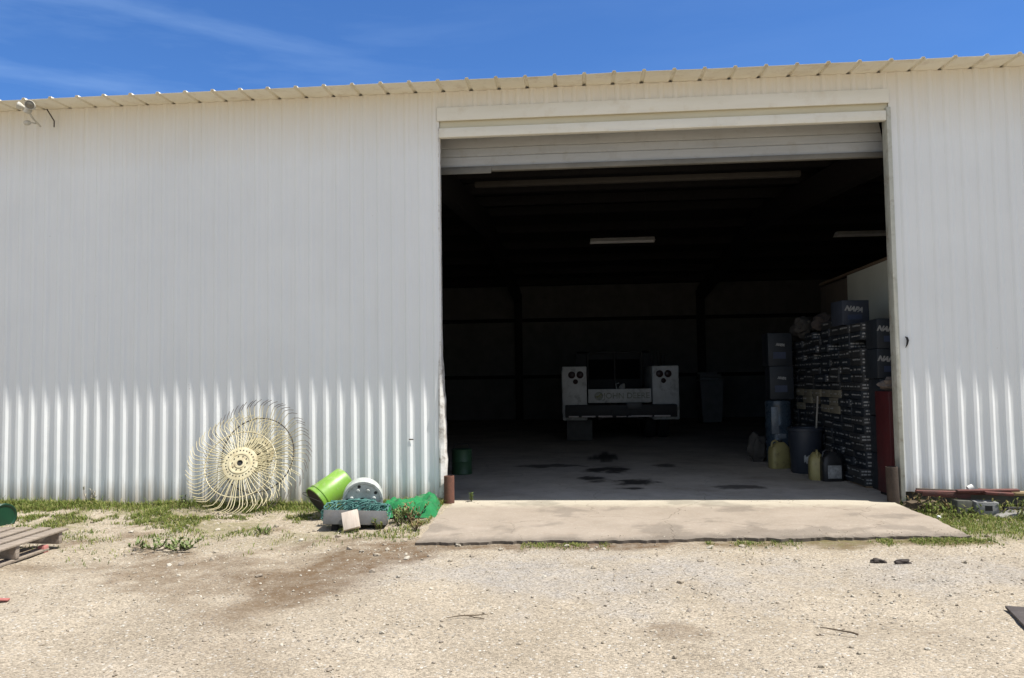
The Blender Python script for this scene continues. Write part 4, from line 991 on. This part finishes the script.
def jug(name, label, loc, rz, w_, d, h, mat, lab=None, cap=None):
    o = thing(name, label, 'jug', loc, (0, 0, rz), 'oil jugs on the floor')
    bm = bmesh.new()
    secs = [(0, 1, 1, 0), (.03, 1.02, 1.02, 0), (.62, 1.02, 1.02, 0), (.80, .92, .9, 0), (.92, .62, .62, .04), (1.0, .36, .4, .07)]
    rings = []
    for t, sx, sy, ox in secs:
        ring = []
        for k in range(24):
            a = 2*math.pi*k/24; ca, sa = math.cos(a), math.sin(a); p = .45
            ring.append(bm.verts.new((math.copysign(abs(ca)**p, ca)*w_/2*sx + ox*w_, math.copysign(abs(sa)**p, sa)*d/2*sy, t*h*.9)))
        rings.append(ring)
    for a, b_ in zip(rings, rings[1:]):
        for k in range(24): bm.faces.new((a[k], a[(k+1) % 24], b_[(k+1) % 24], b_[k]))
    bm.faces.new(list(reversed(rings[0]))); bm.faces.new(rings[-1])
    mb = MB(); bm.verts.index_update(); mb.add([v.co.copy() for v in bm.verts], [tuple(v.index for v in f.verts) for f in bm.faces]); bm.free()
    mb.build('body', mat, o, smooth=45)
    mb = MB(); mb.lathe([(.035, 0), (.037, .005), (.036, .03), (.0005, .032)], 20, 0, Matrix.Translation((.07*w_, 0, h*.9))); mb.build('cap', cap or BLK, o)
    mb = MB(); mb.tube([(-.40*w_, 0, h*.74), (-.36*w_, 0, h*.90), (-.22*w_, 0, h*.96), (-.02*w_, 0, h*.90)], [.014, .015, .015, .014], 8); mb.build('handle', mat, o)
    if lab:
        mb = MB(); mb.box(-w_*.30, w_*.34, -d*.522, -d*.514, h*.10, h*.50, c=.001); mb.build('label', lab, o)
    return o
jug('oil_jug', 'grimy yellow oil jug standing alone by the tall blue drum', (2.84, 3.16, 0), R(12), .28, .20, .41, YEL)
jug('oil_jug', 'yellow oil jug half hidden behind the black jug', (2.985, 1.86, 0), R(80), .28, .19, .38, YEL)
jug('oil_jug', 'black oil jug with a white label in front of the cartons', (3.115, 1.70, 0), R(3), .26, .20, .40, BLK, PRINT)
# green can just inside, left
gc = thing('green_can', 'dim green metal can standing inside the doorway on the left', 'can', (-1.66, 2.6, 0))
mb = MB(); mb.lathe([(.0005, 0), (.14, 0), (.145, .01), (.14, .02), (.14, .17), (.145, .18), (.14, .19), (.14, .33), (.145, .345), (.135, .35), (.0005, .345)], 32); mb.build('body', pm('can_green', (.04, .10, .045), (.03, .07, .035), 6, .5), gc)
mb = MB(); mb.tube([(-.13, 0, .33), (-.09, 0, .42), (.09, 0, .42), (.13, 0, .33)], .005, 6); mb.build('handle', STEEL_D, gc)
